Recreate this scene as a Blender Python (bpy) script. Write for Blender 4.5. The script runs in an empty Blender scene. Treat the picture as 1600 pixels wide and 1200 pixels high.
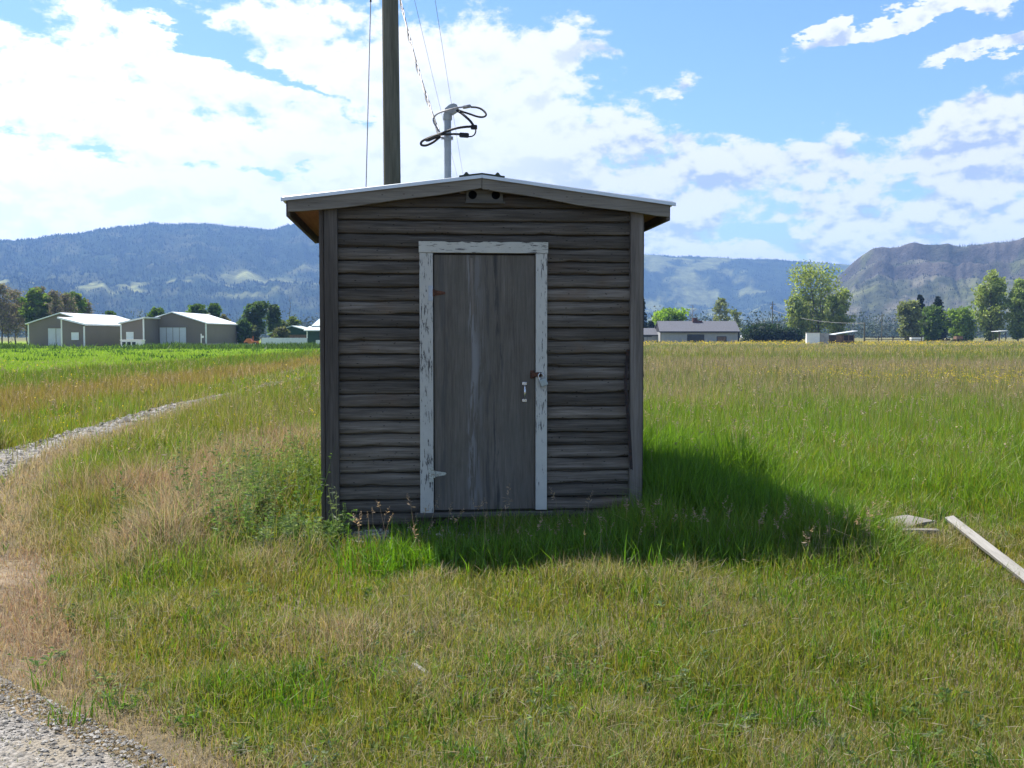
import bpy, bmesh, math, random
import numpy as np
from mathutils import Vector, Matrix

# ------------------------------------------------------------------ camera, world, sun, exposure
scene = bpy.context.scene
COL = scene.collection
R = math.radians
EYE = 1.5
PITCH = math.atan(75 / 1600.0)
cam_d = bpy.data.cameras.new("camera")
cam_d.sensor_width = 36.0
cam_d.lens = 36.0
cam_d.clip_start = 0.1
cam_d.clip_end = 20000.0
cam = bpy.data.objects.new("camera", cam_d)
cam.location = (0, 0, EYE)
cam.rotation_euler = (R(90) - PITCH, 0, 0)
COL.objects.link(cam)
scene.camera = cam

SUN_DIR = Vector((-1.12, 1.06, 2.20)).normalized()      # towards the sun
SUN_EL = math.asin(SUN_DIR.z)
SUN_AZ = math.atan2(SUN_DIR.x, SUN_DIR.y)
sun_d = bpy.data.lights.new("sun", 'SUN')
sun_d.energy = 5.0
sun_d.angle = R(0.55)
sun_d.color = (1.0, 0.95, 0.86)
sun = bpy.data.objects.new("sun", sun_d)
sun.rotation_euler = SUN_DIR.to_track_quat('Z', 'Y').to_euler()
sun.location = (-30, 20, 60)
COL.objects.link(sun)

scene.view_settings.view_transform = 'Standard'
scene.view_settings.look = 'None'
scene.view_settings.exposure = 1.0
scene.view_settings.gamma = 1.0
scene.render.engine = 'CYCLES'
cy = scene.cycles
cy.max_bounces = 8
cy.diffuse_bounces = 3
cy.transmission_bounces = 4
cy.transparent_max_bounces = 8
cy.glossy_bounces = 2
cy.volume_bounces = 0
cy.use_denoising = True
cy.sample_clamp_indirect = 4.0
cy.caustics_reflective = False
cy.caustics_refractive = False

# ------------------------------------------------------------------ node helpers
class NT:
    def __init__(self, tree):
        self.t = tree
    def n(self, kind, **kw):
        nd = self.t.nodes.new(kind)
        for k, v in kw.items():
            setattr(nd, k, v)
        return nd
    def link(self, a, b):
        self.t.links.new(a, b)
    def put(self, sock, v):
        if isinstance(v, bpy.types.NodeSocket):
            self.link(v, sock)
        elif v is not None:
            sock.default_value = v
    def m(self, op, a, b=None, c=None, clamp=False):
        nd = self.n('ShaderNodeMath', operation=op, use_clamp=clamp)
        self.put(nd.inputs[0], a)
        if b is not None: self.put(nd.inputs[1], b)
        if c is not None: self.put(nd.inputs[2], c)
        return nd.outputs[0]
    def vm(self, op, a, b=None):
        nd = self.n('ShaderNodeVectorMath', operation=op)
        self.put(nd.inputs[0], a)
        if b is not None: self.put(nd.inputs[1], b)
        return nd.outputs[0]
    def mix(self, f, a, b, blend='MIX'):
        nd = self.n('ShaderNodeMix', data_type='RGBA', blend_type=blend)
        self.put(nd.inputs[0], f); self.put(nd.inputs[6], a); self.put(nd.inputs[7], b)
        return nd.outputs[2]
    def smooth(self, v, lo, hi):
        nd = self.n('ShaderNodeMapRange', interpolation_type='SMOOTHSTEP')
        self.put(nd.inputs[0], v); nd.inputs[1].default_value = lo; nd.inputs[2].default_value = hi
        return nd.outputs[0]
    def noise(self, vec, scale, detail=4.0, rough=0.55, dist=0.0, dim='3D'):
        nd = self.n('ShaderNodeTexNoise', noise_dimensions=dim)
        if vec is not None: self.link(vec, nd.inputs['Vector'])
        nd.inputs['Scale'].default_value = scale
        nd.inputs['Detail'].default_value = detail
        nd.inputs['Roughness'].default_value = rough
        nd.inputs['Distortion'].default_value = dist
        return nd.outputs[0]
    def scale(self, vec, s):
        nd = self.n('ShaderNodeMapping')
        self.link(vec, nd.inputs[0]); nd.inputs[3].default_value = s
        return nd.outputs[0]
    def ramp(self, f, stops):
        nd = self.n('ShaderNodeValToRGB')
        self.link(f, nd.inputs[0])
        cr = nd.color_ramp
        while len(cr.elements) < len(stops): cr.elements.new(0.5)
        for e, (p, c) in zip(cr.elements, stops):
            e.position = p; e.color = (*c, 1.0) if len(c) == 3 else c
        return nd.outputs[0]

def c4(c): return (c[0], c[1], c[2], 1.0)

def new_mat(name):
    m = bpy.data.materials.new(name)
    m.use_nodes = True
    m.node_tree.nodes.clear()
    t = NT(m.node_tree)
    out = t.n('ShaderNodeOutputMaterial')
    return m, t, out

def principled(t, out, color, rough=0.8, metal=0.0, spec=0.3, bump=None, bump_s=0.3, bump_d=0.01):
    p = t.n('ShaderNodeBsdfPrincipled')
    t.put(p.inputs['Base Color'], color if isinstance(color, bpy.types.NodeSocket) else c4(color))
    t.put(p.inputs['Roughness'], rough)
    p.inputs['Metallic'].default_value = metal
    p.inputs['Specular IOR Level'].default_value = spec
    if bump is not None:
        b = t.n('ShaderNodeBump')
        b.inputs['Strength'].default_value = bump_s
        b.inputs['Distance'].default_value = bump_d
        t.link(bump, b.inputs['Height'])
        t.link(b.outputs[0], p.inputs['Normal'])
    t.link(p.outputs[0], out.inputs[0])
    return p

# ------------------------------------------------------------------ sky with broken cloud
def build_world():
    w = bpy.data.worlds.new("World")
    scene.world = w
    w.use_nodes = True
    w.node_tree.nodes.clear()
    t = NT(w.node_tree)
    out = t.n('ShaderNodeOutputWorld')
    sky = t.n('ShaderNodeTexSky', sky_type='NISHITA')
    sky.sun_disc = False
    sky.sun_elevation = SUN_EL
    sky.sun_rotation = SUN_AZ
    sky.altitude = 350
    sky.air_density = 1.0
    sky.dust_density = 0.4
    sky.ozone_density = 1.6
    bg = t.n('ShaderNodeBackground')
    hsv = t.n('ShaderNodeHueSaturation'); hsv.inputs['Saturation'].default_value = 1.18; t.link(sky.outputs[0], hsv.inputs['Color']); t.link(hsv.outputs[0], bg.inputs[0])
    bg.inputs[1].default_value = SKY_STRENGTH
    tc = t.n('ShaderNodeTexCoord')
    d = t.vm('NORMALIZE', tc.outputs['Generated'])
    sp = t.n('ShaderNodeSeparateXYZ'); t.link(d, sp.inputs[0])
    az = t.m('MULTIPLY', t.m('ARCTAN2', sp.outputs[0], sp.outputs[1]), 57.2958)
    el = t.m('MULTIPLY', t.m('ARCSINE', sp.outputs[2]), 57.2958)
    # regional cover: (azimuth, elevation, half width, half height, tilt, amount)
    REG = [(-22, 9, 18, 9, 0, 0.32), (-5, 11.5, 9, 5, 0, 0.28), (-2, 8, 9, 4, 0, 0.14), (3, 15.0, 4, 2.0, -.25, 0.16),
           (15, 13.8, 9, 4.2, 0, -0.42), (7.5, 18.5, 8, 3.0, 0, -0.24), (8.5, 11.2, 7, 2.0, 0, -0.14),
           (22, 16.2, 7.5, 0.55, 0.20, 1.2), (26, 14.2, 4.5, 0.42, 0.12, 0.75), (24, 13.1, 6, .5, .1, -.3), (25, 15.3, 5, .35, .18, -.3),
           (12.2, 9.8, 4.8, 1.7, 0, 0.50), (25.5, 9.6, 6.5, 2.6, 0, 0.34), (9.3, 13.0, 2.2, 0.6, 0.1, 0.40), (5.0, 11.2, 2.4, .8, 0, .28),
           (4.0, 15.4, 4.0, 1.1, 0.05, 0.22), (8, 15.8, 2.0, .45, .1, 0.24),
           (0, 4.2, 70, 4.0, 0, 0.28), (13.5, 5.6, 3.0, .55, 0, -0.26), (20, 7.6, 3, .5, 0, -.14),
           (-27, 16.2, 3.2, 1.0, -.2, -0.36), (-20, 17.2, 3.4, 0.8, -.3, -0.40), (-16, 15.0, 2.8, .6, -.5, -0.34), (-11.5, 13.4, 3.0, .5, -.4, -0.36), (-14, 18.8, 2.5, .6, 0, -.3),
           (-8.5, 11.6, 2.2, .45, -.3, -.3), (-20, 9.2, 7, .35, -.05, -0.26), (-12, 8.7, 6, .5, -.05, -0.27), (-6, 9.3, 3, .5, 0, -0.24), (-24, 6.3, 4, .3, 0, -.15), (-7.5, 6.0, 4, .35, 0, -.18)]
    wv = t.n('ShaderNodeCombineXYZ')
    t.put(wv.inputs[0], t.m('MULTIPLY', az, 0.16)); t.put(wv.inputs[1], t.m('MULTIPLY', el, 0.42))
    def warp(z, amp, sc):
        wv2 = t.n('ShaderNodeCombineXYZ')
        t.link(t.m('MULTIPLY', az, 0.16), wv2.inputs[0]); t.link(t.m('MULTIPLY', el, 0.42), wv2.inputs[1]); wv2.inputs[2].default_value = z
        return t.m('MULTIPLY', t.m('SUBTRACT', t.noise(wv2.outputs[0], sc, 5.0, 0.6), 0.5), amp)
    azw = t.m('ADD', az, warp(1.3, 9.0, 1.6)); elw = t.m('ADD', el, warp(8.1, 3.2, 1.9))
    cover = None
    for a, e, ra, re, k, amp in REG:
        da = t.m('SUBTRACT', azw, a)
        de = t.m('SUBTRACT', elw, e)
        if k: de = t.m('SUBTRACT', de, t.m('MULTIPLY', da, k))
        q = t.m('ADD', t.m('POWER', t.m('DIVIDE', da, ra), 2.0), t.m('POWER', t.m('DIVIDE', de, re), 2.0))
        g = t.m('MULTIPLY', t.m('EXPONENT', t.m('MULTIPLY', q, -1.0)), amp)
        cover = g if cover is None else t.m('ADD', cover, g)
    def dens(shift, detail):
        e2 = t.m('ADD', el, shift) if shift else el
        cv = t.n('ShaderNodeCombineXYZ')
        t.put(cv.inputs[0], t.m('MULTIPLY', az, 0.34))
        t.put(cv.inputs[1], t.m('MULTIPLY', t.m('POWER', t.m('MAXIMUM', t.m('ADD', e2, 1.5), 0.01), 0.84), 0.98))
        cv.inputs[2].default_value = CLOUD_SEED
        a = t.noise(cv.outputs[0], 0.55, detail, 0.60, 0.2)
        b = t.noise(cv.outputs[0], 2.0, detail, 0.64, 0.12)
        mixed = t.m('ADD', t.m('MULTIPLY', a, 0.68), t.m('MULTIPLY', b, 0.32))
        return t.m('ADD', t.m('MULTIPLY', t.m('SUBTRACT', mixed, 0.5), 2.0), 0.5)
    d0 = t.m('ADD', dens(0, 9.0), cover)
    s0 = t.m('ADD', dens(0, 3.5), cover)
    s1 = t.m('ADD', dens(0.8, 3.5), cover)
    mask = t.smooth(d0, 0.50, 0.70)
    mask = t.m('MULTIPLY', mask, 0.97)
    # thicker cloud overhead -> greyer underside
    under = t.smooth(s1, 0.48, 0.90)
    diff = t.smooth(t.m('SUBTRACT', s1, s0), -0.08, 0.22)
    grey = t.m('MULTIPLY', t.m('MULTIPLY', under, diff), 0.9)
    lowfade = t.smooth(el, 17.0, 3.0)
    grey = t.m('MULTIPLY', grey, t.m('ADD', 0.36, t.m('MULTIPLY', t.smooth(az, -1.0, 9.0), 0.85)), clamp=True)
    ccol = t.mix(grey, (1.0, 1.0, 1.0, 1), (0.50, 0.58, 0.73, 1))
    glow = t.m('ADD', 0.93, t.m('MULTIPLY', t.smooth(az, 8.0, -40.0), 0.42))
    bg2 = t.n('ShaderNodeBackground')
    t.link(ccol, bg2.inputs[0])
    low = t.m('ADD', 1.0, t.m('MULTIPLY', t.smooth(el, 9.0, 2.0), 0.40))
    t.put(bg2.inputs[1], t.m('MULTIPLY', t.m('MULTIPLY', glow, low), CLOUD_STRENGTH))
    ms = t.n('ShaderNodeMixShader')
    t.link(mask, ms.inputs[0]); t.link(bg.outputs[0], ms.inputs[1]); t.link(bg2.outputs[0], ms.inputs[2])
    t.link(ms.outputs[0], out.inputs[0])
CLOUD_SEED = 3.7
SKY_STRENGTH = 0.096
HAZE = 2.2e-4
HAZE_TOP = 430
HAZE_COL = (.27, .50, 1.0, 1)
CLOUD_STRENGTH = 0.66
build_world()

# ------------------------------------------------------------------ geometry helpers
cp, sp_ = math.cos(PITCH), math.sin(PITCH)
def at(u, v, d):
    """world point seen at photo pixel (u, v) on the vertical plane y = d"""
    a = (u - 800) / 1600.0; b = (600 - v) / 1600.0
    y = cp + b * sp_; z = -sp_ + b * cp
    return Vector((a * d / y, d, EYE + z * d / y))

def tag(o, label=None, cat=None, group=None, kind=None):
    if label: o['label'] = label
    if cat: o['category'] = cat
    if group: o['group'] = group
    if kind: o['kind'] = kind
    return o

def thing(name, label, cat, loc=(0, 0, 0), rz=0.0, group=None):
    o = bpy.data.objects.new(name, None)
    o.empty_display_size = 0.2
    o.location = loc; o.rotation_euler = (0, 0, rz)
    COL.objects.link(o)
    return tag(o, label, cat, group)

class MB:
    def __init__(self):
        self.v = []; self.f = []; self.c = []; self.cur = (1, 1, 1, 1); self.sm = []
    def _add(self, vs, fs, smooth=False):
        b = len(self.v)
        self.v += [tuple(p) for p in vs]
        self.c += [self.cur] * len(vs)
        self.f += [tuple(b + i for i in f) for f in fs]
        self.sm += [smooth] * len(fs)
    def box(self, x0, x1, y0, y1, z0, z1, bev=0.0, M=None):
        bm = bmesh.new()
        bmesh.ops.create_cube(bm, size=1.0)
        for v in bm.verts:
            v.co = Vector(((x0 + x1) / 2 + v.co.x * (x1 - x0), (y0 + y1) / 2 + v.co.y * (y1 - y0), (z0 + z1) / 2 + v.co.z * (z1 - z0)))
        if bev > 0:
            bmesh.ops.bevel(bm, geom=bm.edges[:], offset=bev, segments=2, affect='EDGES', profile=0.6)
        if M is not None:
            bm.transform(M)
        bm.verts.index_update()
        self._add([v.co for v in bm.verts], [[v.index for v in f.verts] for f in bm.faces])
        bm.free()
        return self
    def poly_prism(self, pts, ext):
        """closed polygon of 3-D points, swept by vector ext"""
        n = len(pts); e = Vector(ext)
        vs = [Vector(p) for p in pts] + [Vector(p) + e for p in pts]
        fs = [tuple(range(n))[::-1], tuple(range(n, 2 * n))]
        fs += [(i, (i + 1) % n, n + (i + 1) % n, n + i) for i in range(n)]
        self._add(vs, fs); return self
    def quad(self, *pts):
        self._add([Vector(p) for p in pts], [tuple(range(len(pts)))]); return self
    def tube(self, pts, rad, n=8, cap=True, smooth=True):
        pts = [Vector(p) for p in pts]
        if not hasattr(rad, '__len__'): rad = [rad] * len(pts)
        vs, fs = [], []
        prev = None
        for i, p in enumerate(pts):
            d = (pts[min(i + 1, len(pts) - 1)] - pts[max(i - 1, 0)]).normalized()
            if prev is None:
                a = Vector((1, 0, 0)) if abs(d.x) < 0.8 else Vector((0, 1, 0))
                s = d.cross(a).normalized()
            else:
                s = (prev - d * prev.dot(d)).normalized()
            prev = s
            q = d.cross(s)
            for k in range(n):
                an = 2 * math.pi * k / n
                vs.append(p + (s * math.cos(an) + q * math.sin(an)) * rad[i])
        for i in range(len(pts) - 1):
            for k in range(n):
                a = i * n + k; b = i * n + (k + 1) % n
                fs.append((a, b, b + n, a + n))
        self._add(vs, fs, smooth)
        if cap:
            self._add(vs[:n], [tuple(range(n))[::-1]])
            self._add(vs[-n:], [tuple(range(n))])
        return self
    def lathe(self, prof, c=(0, 0, 0), n=16, smooth=True):
        vs, fs = [], []
        for r, z in prof:
            for k in range(n):
                an = 2 * math.pi * k / n
                vs.append((c[0] + r * math.cos(an), c[1] + r * math.sin(an), c[2] + z))
        for i in range(len(prof) - 1):
            for k in range(n):
                a = i * n + k; b = i * n + (k + 1) % n
                fs.append((a, b, b + n, a + n))
        fs.append(tuple(range(n))[::-1]); fs.append(tuple(range((len(prof) - 1) * n, len(prof) * n)))
        self._add(vs, fs, smooth); return self
    def build(self, name, mat, parent=None):
        me = bpy.data.meshes.new(name)
        me.from_pydata(self.v, [], self.f)
        at_ = me.color_attributes.new('tint', 'FLOAT_COLOR', 'POINT')
        at_.data.foreach_set('color', np.array(self.c, dtype=np.float32).ravel())
        me.polygons.foreach_set('use_smooth', self.sm)
        me.materials.append(mat)
        me.update()
        o = bpy.data.objects.new(name, me)
        COL.objects.link(o)
        if parent is not None: o.parent = parent
        return o

def np_mesh(name, V, F, mat, color=None, parent=None, smooth=False):
    """V (n,3) array, F (m,k) array of equal-sized faces"""
    me = bpy.data.meshes.new(name)
    m, k = F.shape
    me.vertices.add(len(V)); me.vertices.foreach_set('co', np.ascontiguousarray(V, dtype=np.float32).ravel())
    me.loops.add(m * k); me.loops.foreach_set('vertex_index', np.ascontiguousarray(F, dtype=np.int32).ravel())
    me.polygons.add(m); me.polygons.foreach_set('loop_start', np.arange(0, m * k, k, dtype=np.int32))
    me.polygons.foreach_set('use_smooth', np.full(m, smooth))
    if color is not None:
        at_ = me.color_attributes.new('tint', 'FLOAT_COLOR', 'POINT')
        c = np.ones((len(V), 4), np.float32); c[:, :3] = color
        at_.data.foreach_set('color', c.ravel())
    me.materials.append(mat)
    me.update(calc_edges=True)
    me.validate()
    o = bpy.data.objects.new(name, me)
    COL.objects.link(o)
    if parent is not None: o.parent = parent
    return o

# numpy value noise
def _h(i, j, s):
    n = (i.astype(np.int64) * 374761393 + j.astype(np.int64) * 668265263 + s * 1442695041) & 0x7fffffff
    n = ((n ^ (n >> 13)) * 1274126177) & 0x7fffffff
    n = (n ^ (n >> 16)) & 0xffff
    return n / 65535.0
def vnoise(x, y, s=0):
    x = np.asarray(x, float); y = np.asarray(y, float)
    i = np.floor(x); j = np.floor(y); fx = x - i; fy = y - j
    fx = fx * fx * (3 - 2 * fx); fy = fy * fy * (3 - 2 * fy)
    a = _h(i, j, s); b = _h(i + 1, j, s); c = _h(i, j + 1, s); d = _h(i + 1, j + 1, s)
    return (a + (b - a) * fx) * (1 - fy) + (c + (d - c) * fx) * fy
def fbm(x, y, oct=4, s=0, g=0.5):
    r = 0; a = 1.0; tot = 0
    for o in range(oct):
        r = r + a * vnoise(np.asarray(x) * 2 ** o + o * 17.3, np.asarray(y) * 2 ** o - o * 9.1, s + o); tot += a; a *= g
    return r / tot
def sstep(lo, hi, x):
    t = np.clip((np.asarray(x, float) - lo) / (hi - lo), 0, 1)
    return t * t * (3 - 2 * t)
# ------------------------------------------------------------------ materials
def wood_mat(name, dark, mid, light, axis='X', scale=1.0, knots=0.0, bump=0.5, rough=0.9, use_tint=True, warm=None):
    m, t, out = new_mat(name)
    tc = t.n('ShaderNodeTexCoord')
    s = [20.0 * scale, 20.0 * scale, 20.0 * scale]
    s2 = [110.0 * scale] * 3
    i = 'XYZ'.index(axis)
    s[i] = 1.3 * scale; s2[i] = 3.6 * scale
    att = t.n('ShaderNodeAttribute'); att.attribute_name = 'tint'
    off = t.vm('MULTIPLY', att.outputs['Vector'], (7.0, 3.0, 5.0))
    v = t.vm('ADD', tc.outputs['Object'], off)
    big = t.noise(t.scale(v, s), 1.0, 5.0, 0.6, 0.6)
    fine = t.noise(t.scale(v, s2), 1.0, 6.0, 0.7, 0.3)
    blot = t.noise(v, 2.3, 4.0, 0.6)
    f = t.m('ADD', t.m('MULTIPLY', big, 0.55), t.m('MULTIPLY', fine, 0.45))
    col = t.ramp(f, [(0.30, dark), (0.50, mid), (0.70, light)])
    if warm is not None:
        col = t.mix(t.m('MULTIPLY', t.smooth(blot, 0.54, 0.76), 0.55), col, c4(warm))
    cracks = t.smooth(fine, 0.36, 0.29)
    col = t.mix(t.m('MULTIPLY', cracks, 0.75), col, c4([c * 0.35 for c in dark]))
    if knots > 0:
        vo = t.n('ShaderNodeTexVoronoi')
        ks = [3.2, 3.2, 3.2]; ks[i] = 1.7
        t.link(t.scale(v, [9, 9, 9] if axis != 'X' else [3.4, 0.01, 8.5]), vo.inputs['Vector'])
        kn = t.smooth(vo.outputs['Distance'], 0.17, 0.08)
        pick = t.m('GREATER_THAN', t.noise(vo.outputs['Position'], 2.1, 1.0), 0.57 - 0.1 * knots)
        col = t.mix(t.m('MULTIPLY', t.m('MULTIPLY', kn, pick), 0.85), col, c4([c * 0.3 for c in dark]))
    if use_tint:
        sepa = t.n('ShaderNodeSeparateColor'); t.link(att.outputs['Color'], sepa.inputs[0])
        col = t.mix(1.0, col, t.m('ADD', 0.62, t.m('MULTIPLY', sepa.outputs[0], 0.75)), 'MULTIPLY')
    principled(t, out, col, rough, spec=0.25, bump=t.m('ADD', f, t.m('MULTIPLY', cracks, -0.5)), bump_s=bump, bump_d=0.006)
    return m

def flaky_paint_mat(name, paint, wood, axis, amount):
    m, t, out = new_mat(name)
    tc = t.n('ShaderNodeTexCoord')
    s = [85.0] * 3; s['XYZ'.index(axis)] = 15.0
    s3 = [120.0] * 3; s3['XYZ'.index(axis)] = 5.0
    v = tc.outputs['Object']
    a = t.noise(t.scale(v, s), 1.0, 5.0, 0.65, 0.4)
    g = t.noise(t.scale(v, s3), 1.0, 4.0, 0.6)
    reg = t.noise(v, 2.6, 3.0, 0.6)
    sepz = t.n('ShaderNodeSeparateXYZ'); t.link(v, sepz.inputs[0])
    worn = t.m('ADD', t.m('ADD', t.m('MULTIPLY', a, 0.6), t.m('MULTIPLY', g, 0.25)), t.m('MULTIPLY', reg, 0.35))
    f = t.smooth(worn, amount, amount + 0.045)
    dirt = t.noise(v, 11.0, 5.0, 0.6)
    pc = t.mix(t.m('MULTIPLY', dirt, 0.7), c4(paint), c4([paint[0] * 0.62, paint[1] * 0.63, paint[2] * 0.62]))
    col = t.mix(f, pc, t.ramp(g, [(0.3, [c * .45 for c in wood]), (0.7, wood)]))
    principled(t, out, col, 0.7, spec=0.3, bump=t.m('SUBTRACT', t.m('MULTIPLY', g, 0.5), f), bump_s=0.5, bump_d=0.003)
    return m

def simple_mat(name, col, rough=0.7, metal=0.0, var=0.25, scale=6.0, spec=0.3, stain=None, bump=0.0):
    m, t, out = new_mat(name)
    tc = t.n('ShaderNodeTexCoord')
    n = t.noise(tc.outputs['Object'], scale, 5.0, 0.6)
    a = [c * (1 - var) for c in col]; b = [min(1, c * (1 + var)) for c in col]
    c = t.ramp(n, [(0.3, a), (0.7, b)])
    if stain is not None:
        n2 = t.noise(tc.outputs['Object'], scale * 2.7, 4.0, 0.65, 0.3)
        c = t.mix(t.smooth(n2, 0.50, 0.64), c, c4(stain))
    principled(t, out, c, rough, metal, spec, bump=n if bump else None, bump_s=bump, bump_d=0.01)
    return m

M_SIDING = wood_mat("weathered siding", (0.028, 0.023, 0.018), (0.118, 0.099, 0.078), (0.265, 0.226, 0.184), 'X', 1.0, knots=0.9, warm=(0.13, 0.082, 0.05), bump=0.9)
M_POST = wood_mat("weathered post", (0.055, 0.047, 0.039), (0.125, 0.107, 0.090), (0.205, 0.180, 0.155), 'Z', 1.0, warm=(0.135, 0.10, 0.072))
M_RAKE = wood_mat("weathered rake board", (0.10, 0.088, 0.070), (0.20, 0.178, 0.145), (0.30, 0.268, 0.22), 'X', 1.0, knots=0.3, use_tint=False)
M_FASCIA = wood_mat("weathered eave board", (0.05, 0.046, 0.042), (0.11, 0.10, 0.09), (0.18, 0.165, 0.15), 'Y', 1.0, use_tint=False)
M_SOFFIT = wood_mat("brown plywood soffit", (0.28, 0.125, 0.055), (0.42, 0.20, 0.095), (0.52, 0.28, 0.14), 'Y', 1.0, use_tint=False)
M_SILL = wood_mat("worn sill wood", (0.05, 0.045, 0.037), (0.105, 0.096, 0.08), (0.17, 0.157, 0.132), 'X', 1.0, use_tint=False)
M_TRIM_V = flaky_paint_mat("flaking white paint upright", (0.62, 0.595, 0.53), (0.15, 0.14, 0.13), 'Z', 0.665)
M_TRIM_W = flaky_paint_mat("worn white paint upright", (0.57, 0.545, 0.485), (0.15, 0.14, 0.13), 'Z', 0.635)
M_TRIM_H = flaky_paint_mat("flaking white paint level", (0.60, 0.575, 0.50), (0.15, 0.14, 0.13), 'X', 0.645)
M_GALV = simple_mat("galvanised steel", (0.42, 0.44, 0.46), 0.42, 0.75, 0.18, 9.0)
M_GALV_PIPE = simple_mat("dull galvanised conduit", (0.33, 0.36, 0.38), 0.6, 0.3, 0.2, 7.0)
M_ROOF = simple_mat("pale metal roofing", (0.62, 0.64, 0.64), 0.38, 0.6, 0.1, 2.0)
M_CAP = simple_mat("green black ridge metal", (0.05, 0.065, 0.045), 0.6, 0.1, 0.3, 5.0)
M_RUST = simple_mat("rusty iron", (0.10, 0.045, 0.028), 0.9, 0.1, 0.5, 30.0, stain=(0.18, 0.075, 0.04), bump=0.3)
M_DARK_IRON = simple_mat("dark rusted iron", (0.035, 0.028, 0.026), 0.85, 0.1, 0.4, 18.0, stain=(0.07, 0.035, 0.025))
M_STEEL = simple_mat("bright plated steel", (0.62, 0.62, 0.62), 0.25, 0.9, 0.15, 20.0)
M_LOCK = simple_mat("dull grey lock metal", (0.38, 0.42, 0.40), 0.5, 0.3, 0.2, 30.0)
M_HINGE = simple_mat("pale zinc hinge", (0.50, 0.52, 0.46), 0.5, 0.3, 0.2, 40.0, stain=(0.25, 0.2, 0.15))
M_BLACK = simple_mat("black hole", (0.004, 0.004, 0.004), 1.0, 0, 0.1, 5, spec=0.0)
M_CABLE = simple_mat("black cable rubber", (0.012, 0.012, 0.014), 0.55, 0, 0.3, 20)
M_CABLE_GREY = simple_mat("bare grey cable", (0.30, 0.29, 0.29), 0.5, 0.3, 0.3, 40)

def door_mat():
    m, t, out = new_mat("weathered plywood door")
    tc = t.n('ShaderNodeTexCoord'); v = tc.outputs['Object']
    fine = t.noise(t.scale(v, (90, 90, 4.5)), 1.0, 6.0, 0.7, 0.2)
    mid = t.noise(t.scale(v, (14, 14, 0.9)), 1.0, 6.0, 0.65, 0.7)
    blot = t.noise(v, 3.1, 4.0, 0.6)
    f = t.m('ADD', t.m('MULTIPLY', fine, 0.55), t.m('MULTIPLY', mid, 0.45))
    col = t.ramp(f, [(0.30, (0.058, 0.048, 0.038)), (0.48, (0.125, 0.108, 0.088)), (0.70, (0.195, 0.172, 0.146))])
    col = t.mix(t.m('MULTIPLY', t.smooth(blot, 0.45, 0.7), 0.6), col, (0.105, 0.097, 0.078, 1))
    # long wandering streaks where the face veneer has lifted: pale beside dark
    sx = t.n('ShaderNodeSeparateXYZ'); t.link(v, sx.inputs[0])
    wob = t.m('MULTIPLY', t.m('SUBTRACT', t.noise(t.scale(v, (0.01, 0.01, 1.1)), 1.0, 3.0, 0.5), 0.5), 0.22)
    xs = t.m('ADD', sx.outputs[0], wob)
    tear = t.noise(t.scale(v, (26, 26, 2.0)), 1.0, 5.0, 0.7, 0.5)
    for x0, w, c, amt in ((-0.10, 0.035, (0.29, 0.28, 0.27), 0.85), (-0.07, 0.09, (0.185, 0.178, 0.17), 0.6), (0.085, 0.03, (0.045, 0.043, 0.042), 0.85), (0.02, 0.02, (0.06, 0.058, 0.056), 0.6), (-0.31, 0.03, (0.07, 0.07, 0.068), .5)):
        g = t.smooth(t.m('ABSOLUTE', t.m('SUBTRACT', xs, x0)), w, w * 0.2)
        col = t.mix(t.m('MULTIPLY', t.m('MULTIPLY', g, t.smooth(tear, 0.44, 0.56)), amt), col, c4(c))
    crack = t.smooth(fine, 0.34, 0.27)
    col = t.mix(t.m('MULTIPLY', crack, 0.8), col, (0.03, 0.03, 0.03, 1))
    principled(t, out, col, 0.85, spec=0.3, bump=t.m('SUBTRACT', f, t.m('MULTIPLY', t.smooth(tear, .44, .56), .25)), bump_s=0.45, bump_d=0.005)
    return m
M_DOOR = door_mat()

# ------------------------------------------------------------------ the pump shed
SH = Vector((-0.205, 7.60, 0.0)); SH_RZ = R(5.5)
shed = thing("shed", "small weathered grey wooden shed with white door frame, standing alone in the grass", "shed", SH, SH_RZ)
def shed_world(x, y, z):
    return SH + Matrix.Rotation(SH_RZ, 3, 'Z') @ Vector((x, y, z))
rng = random.Random(5)
HW = 1.185; DEP = 1.92
Z0 = 0.105
EAVE_Z, PEAK_Z = 2.475, 2.655
def roof_z(x): return PEAK_Z - abs(x) * (PEAK_Z - EAVE_Z) / 1.44

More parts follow.
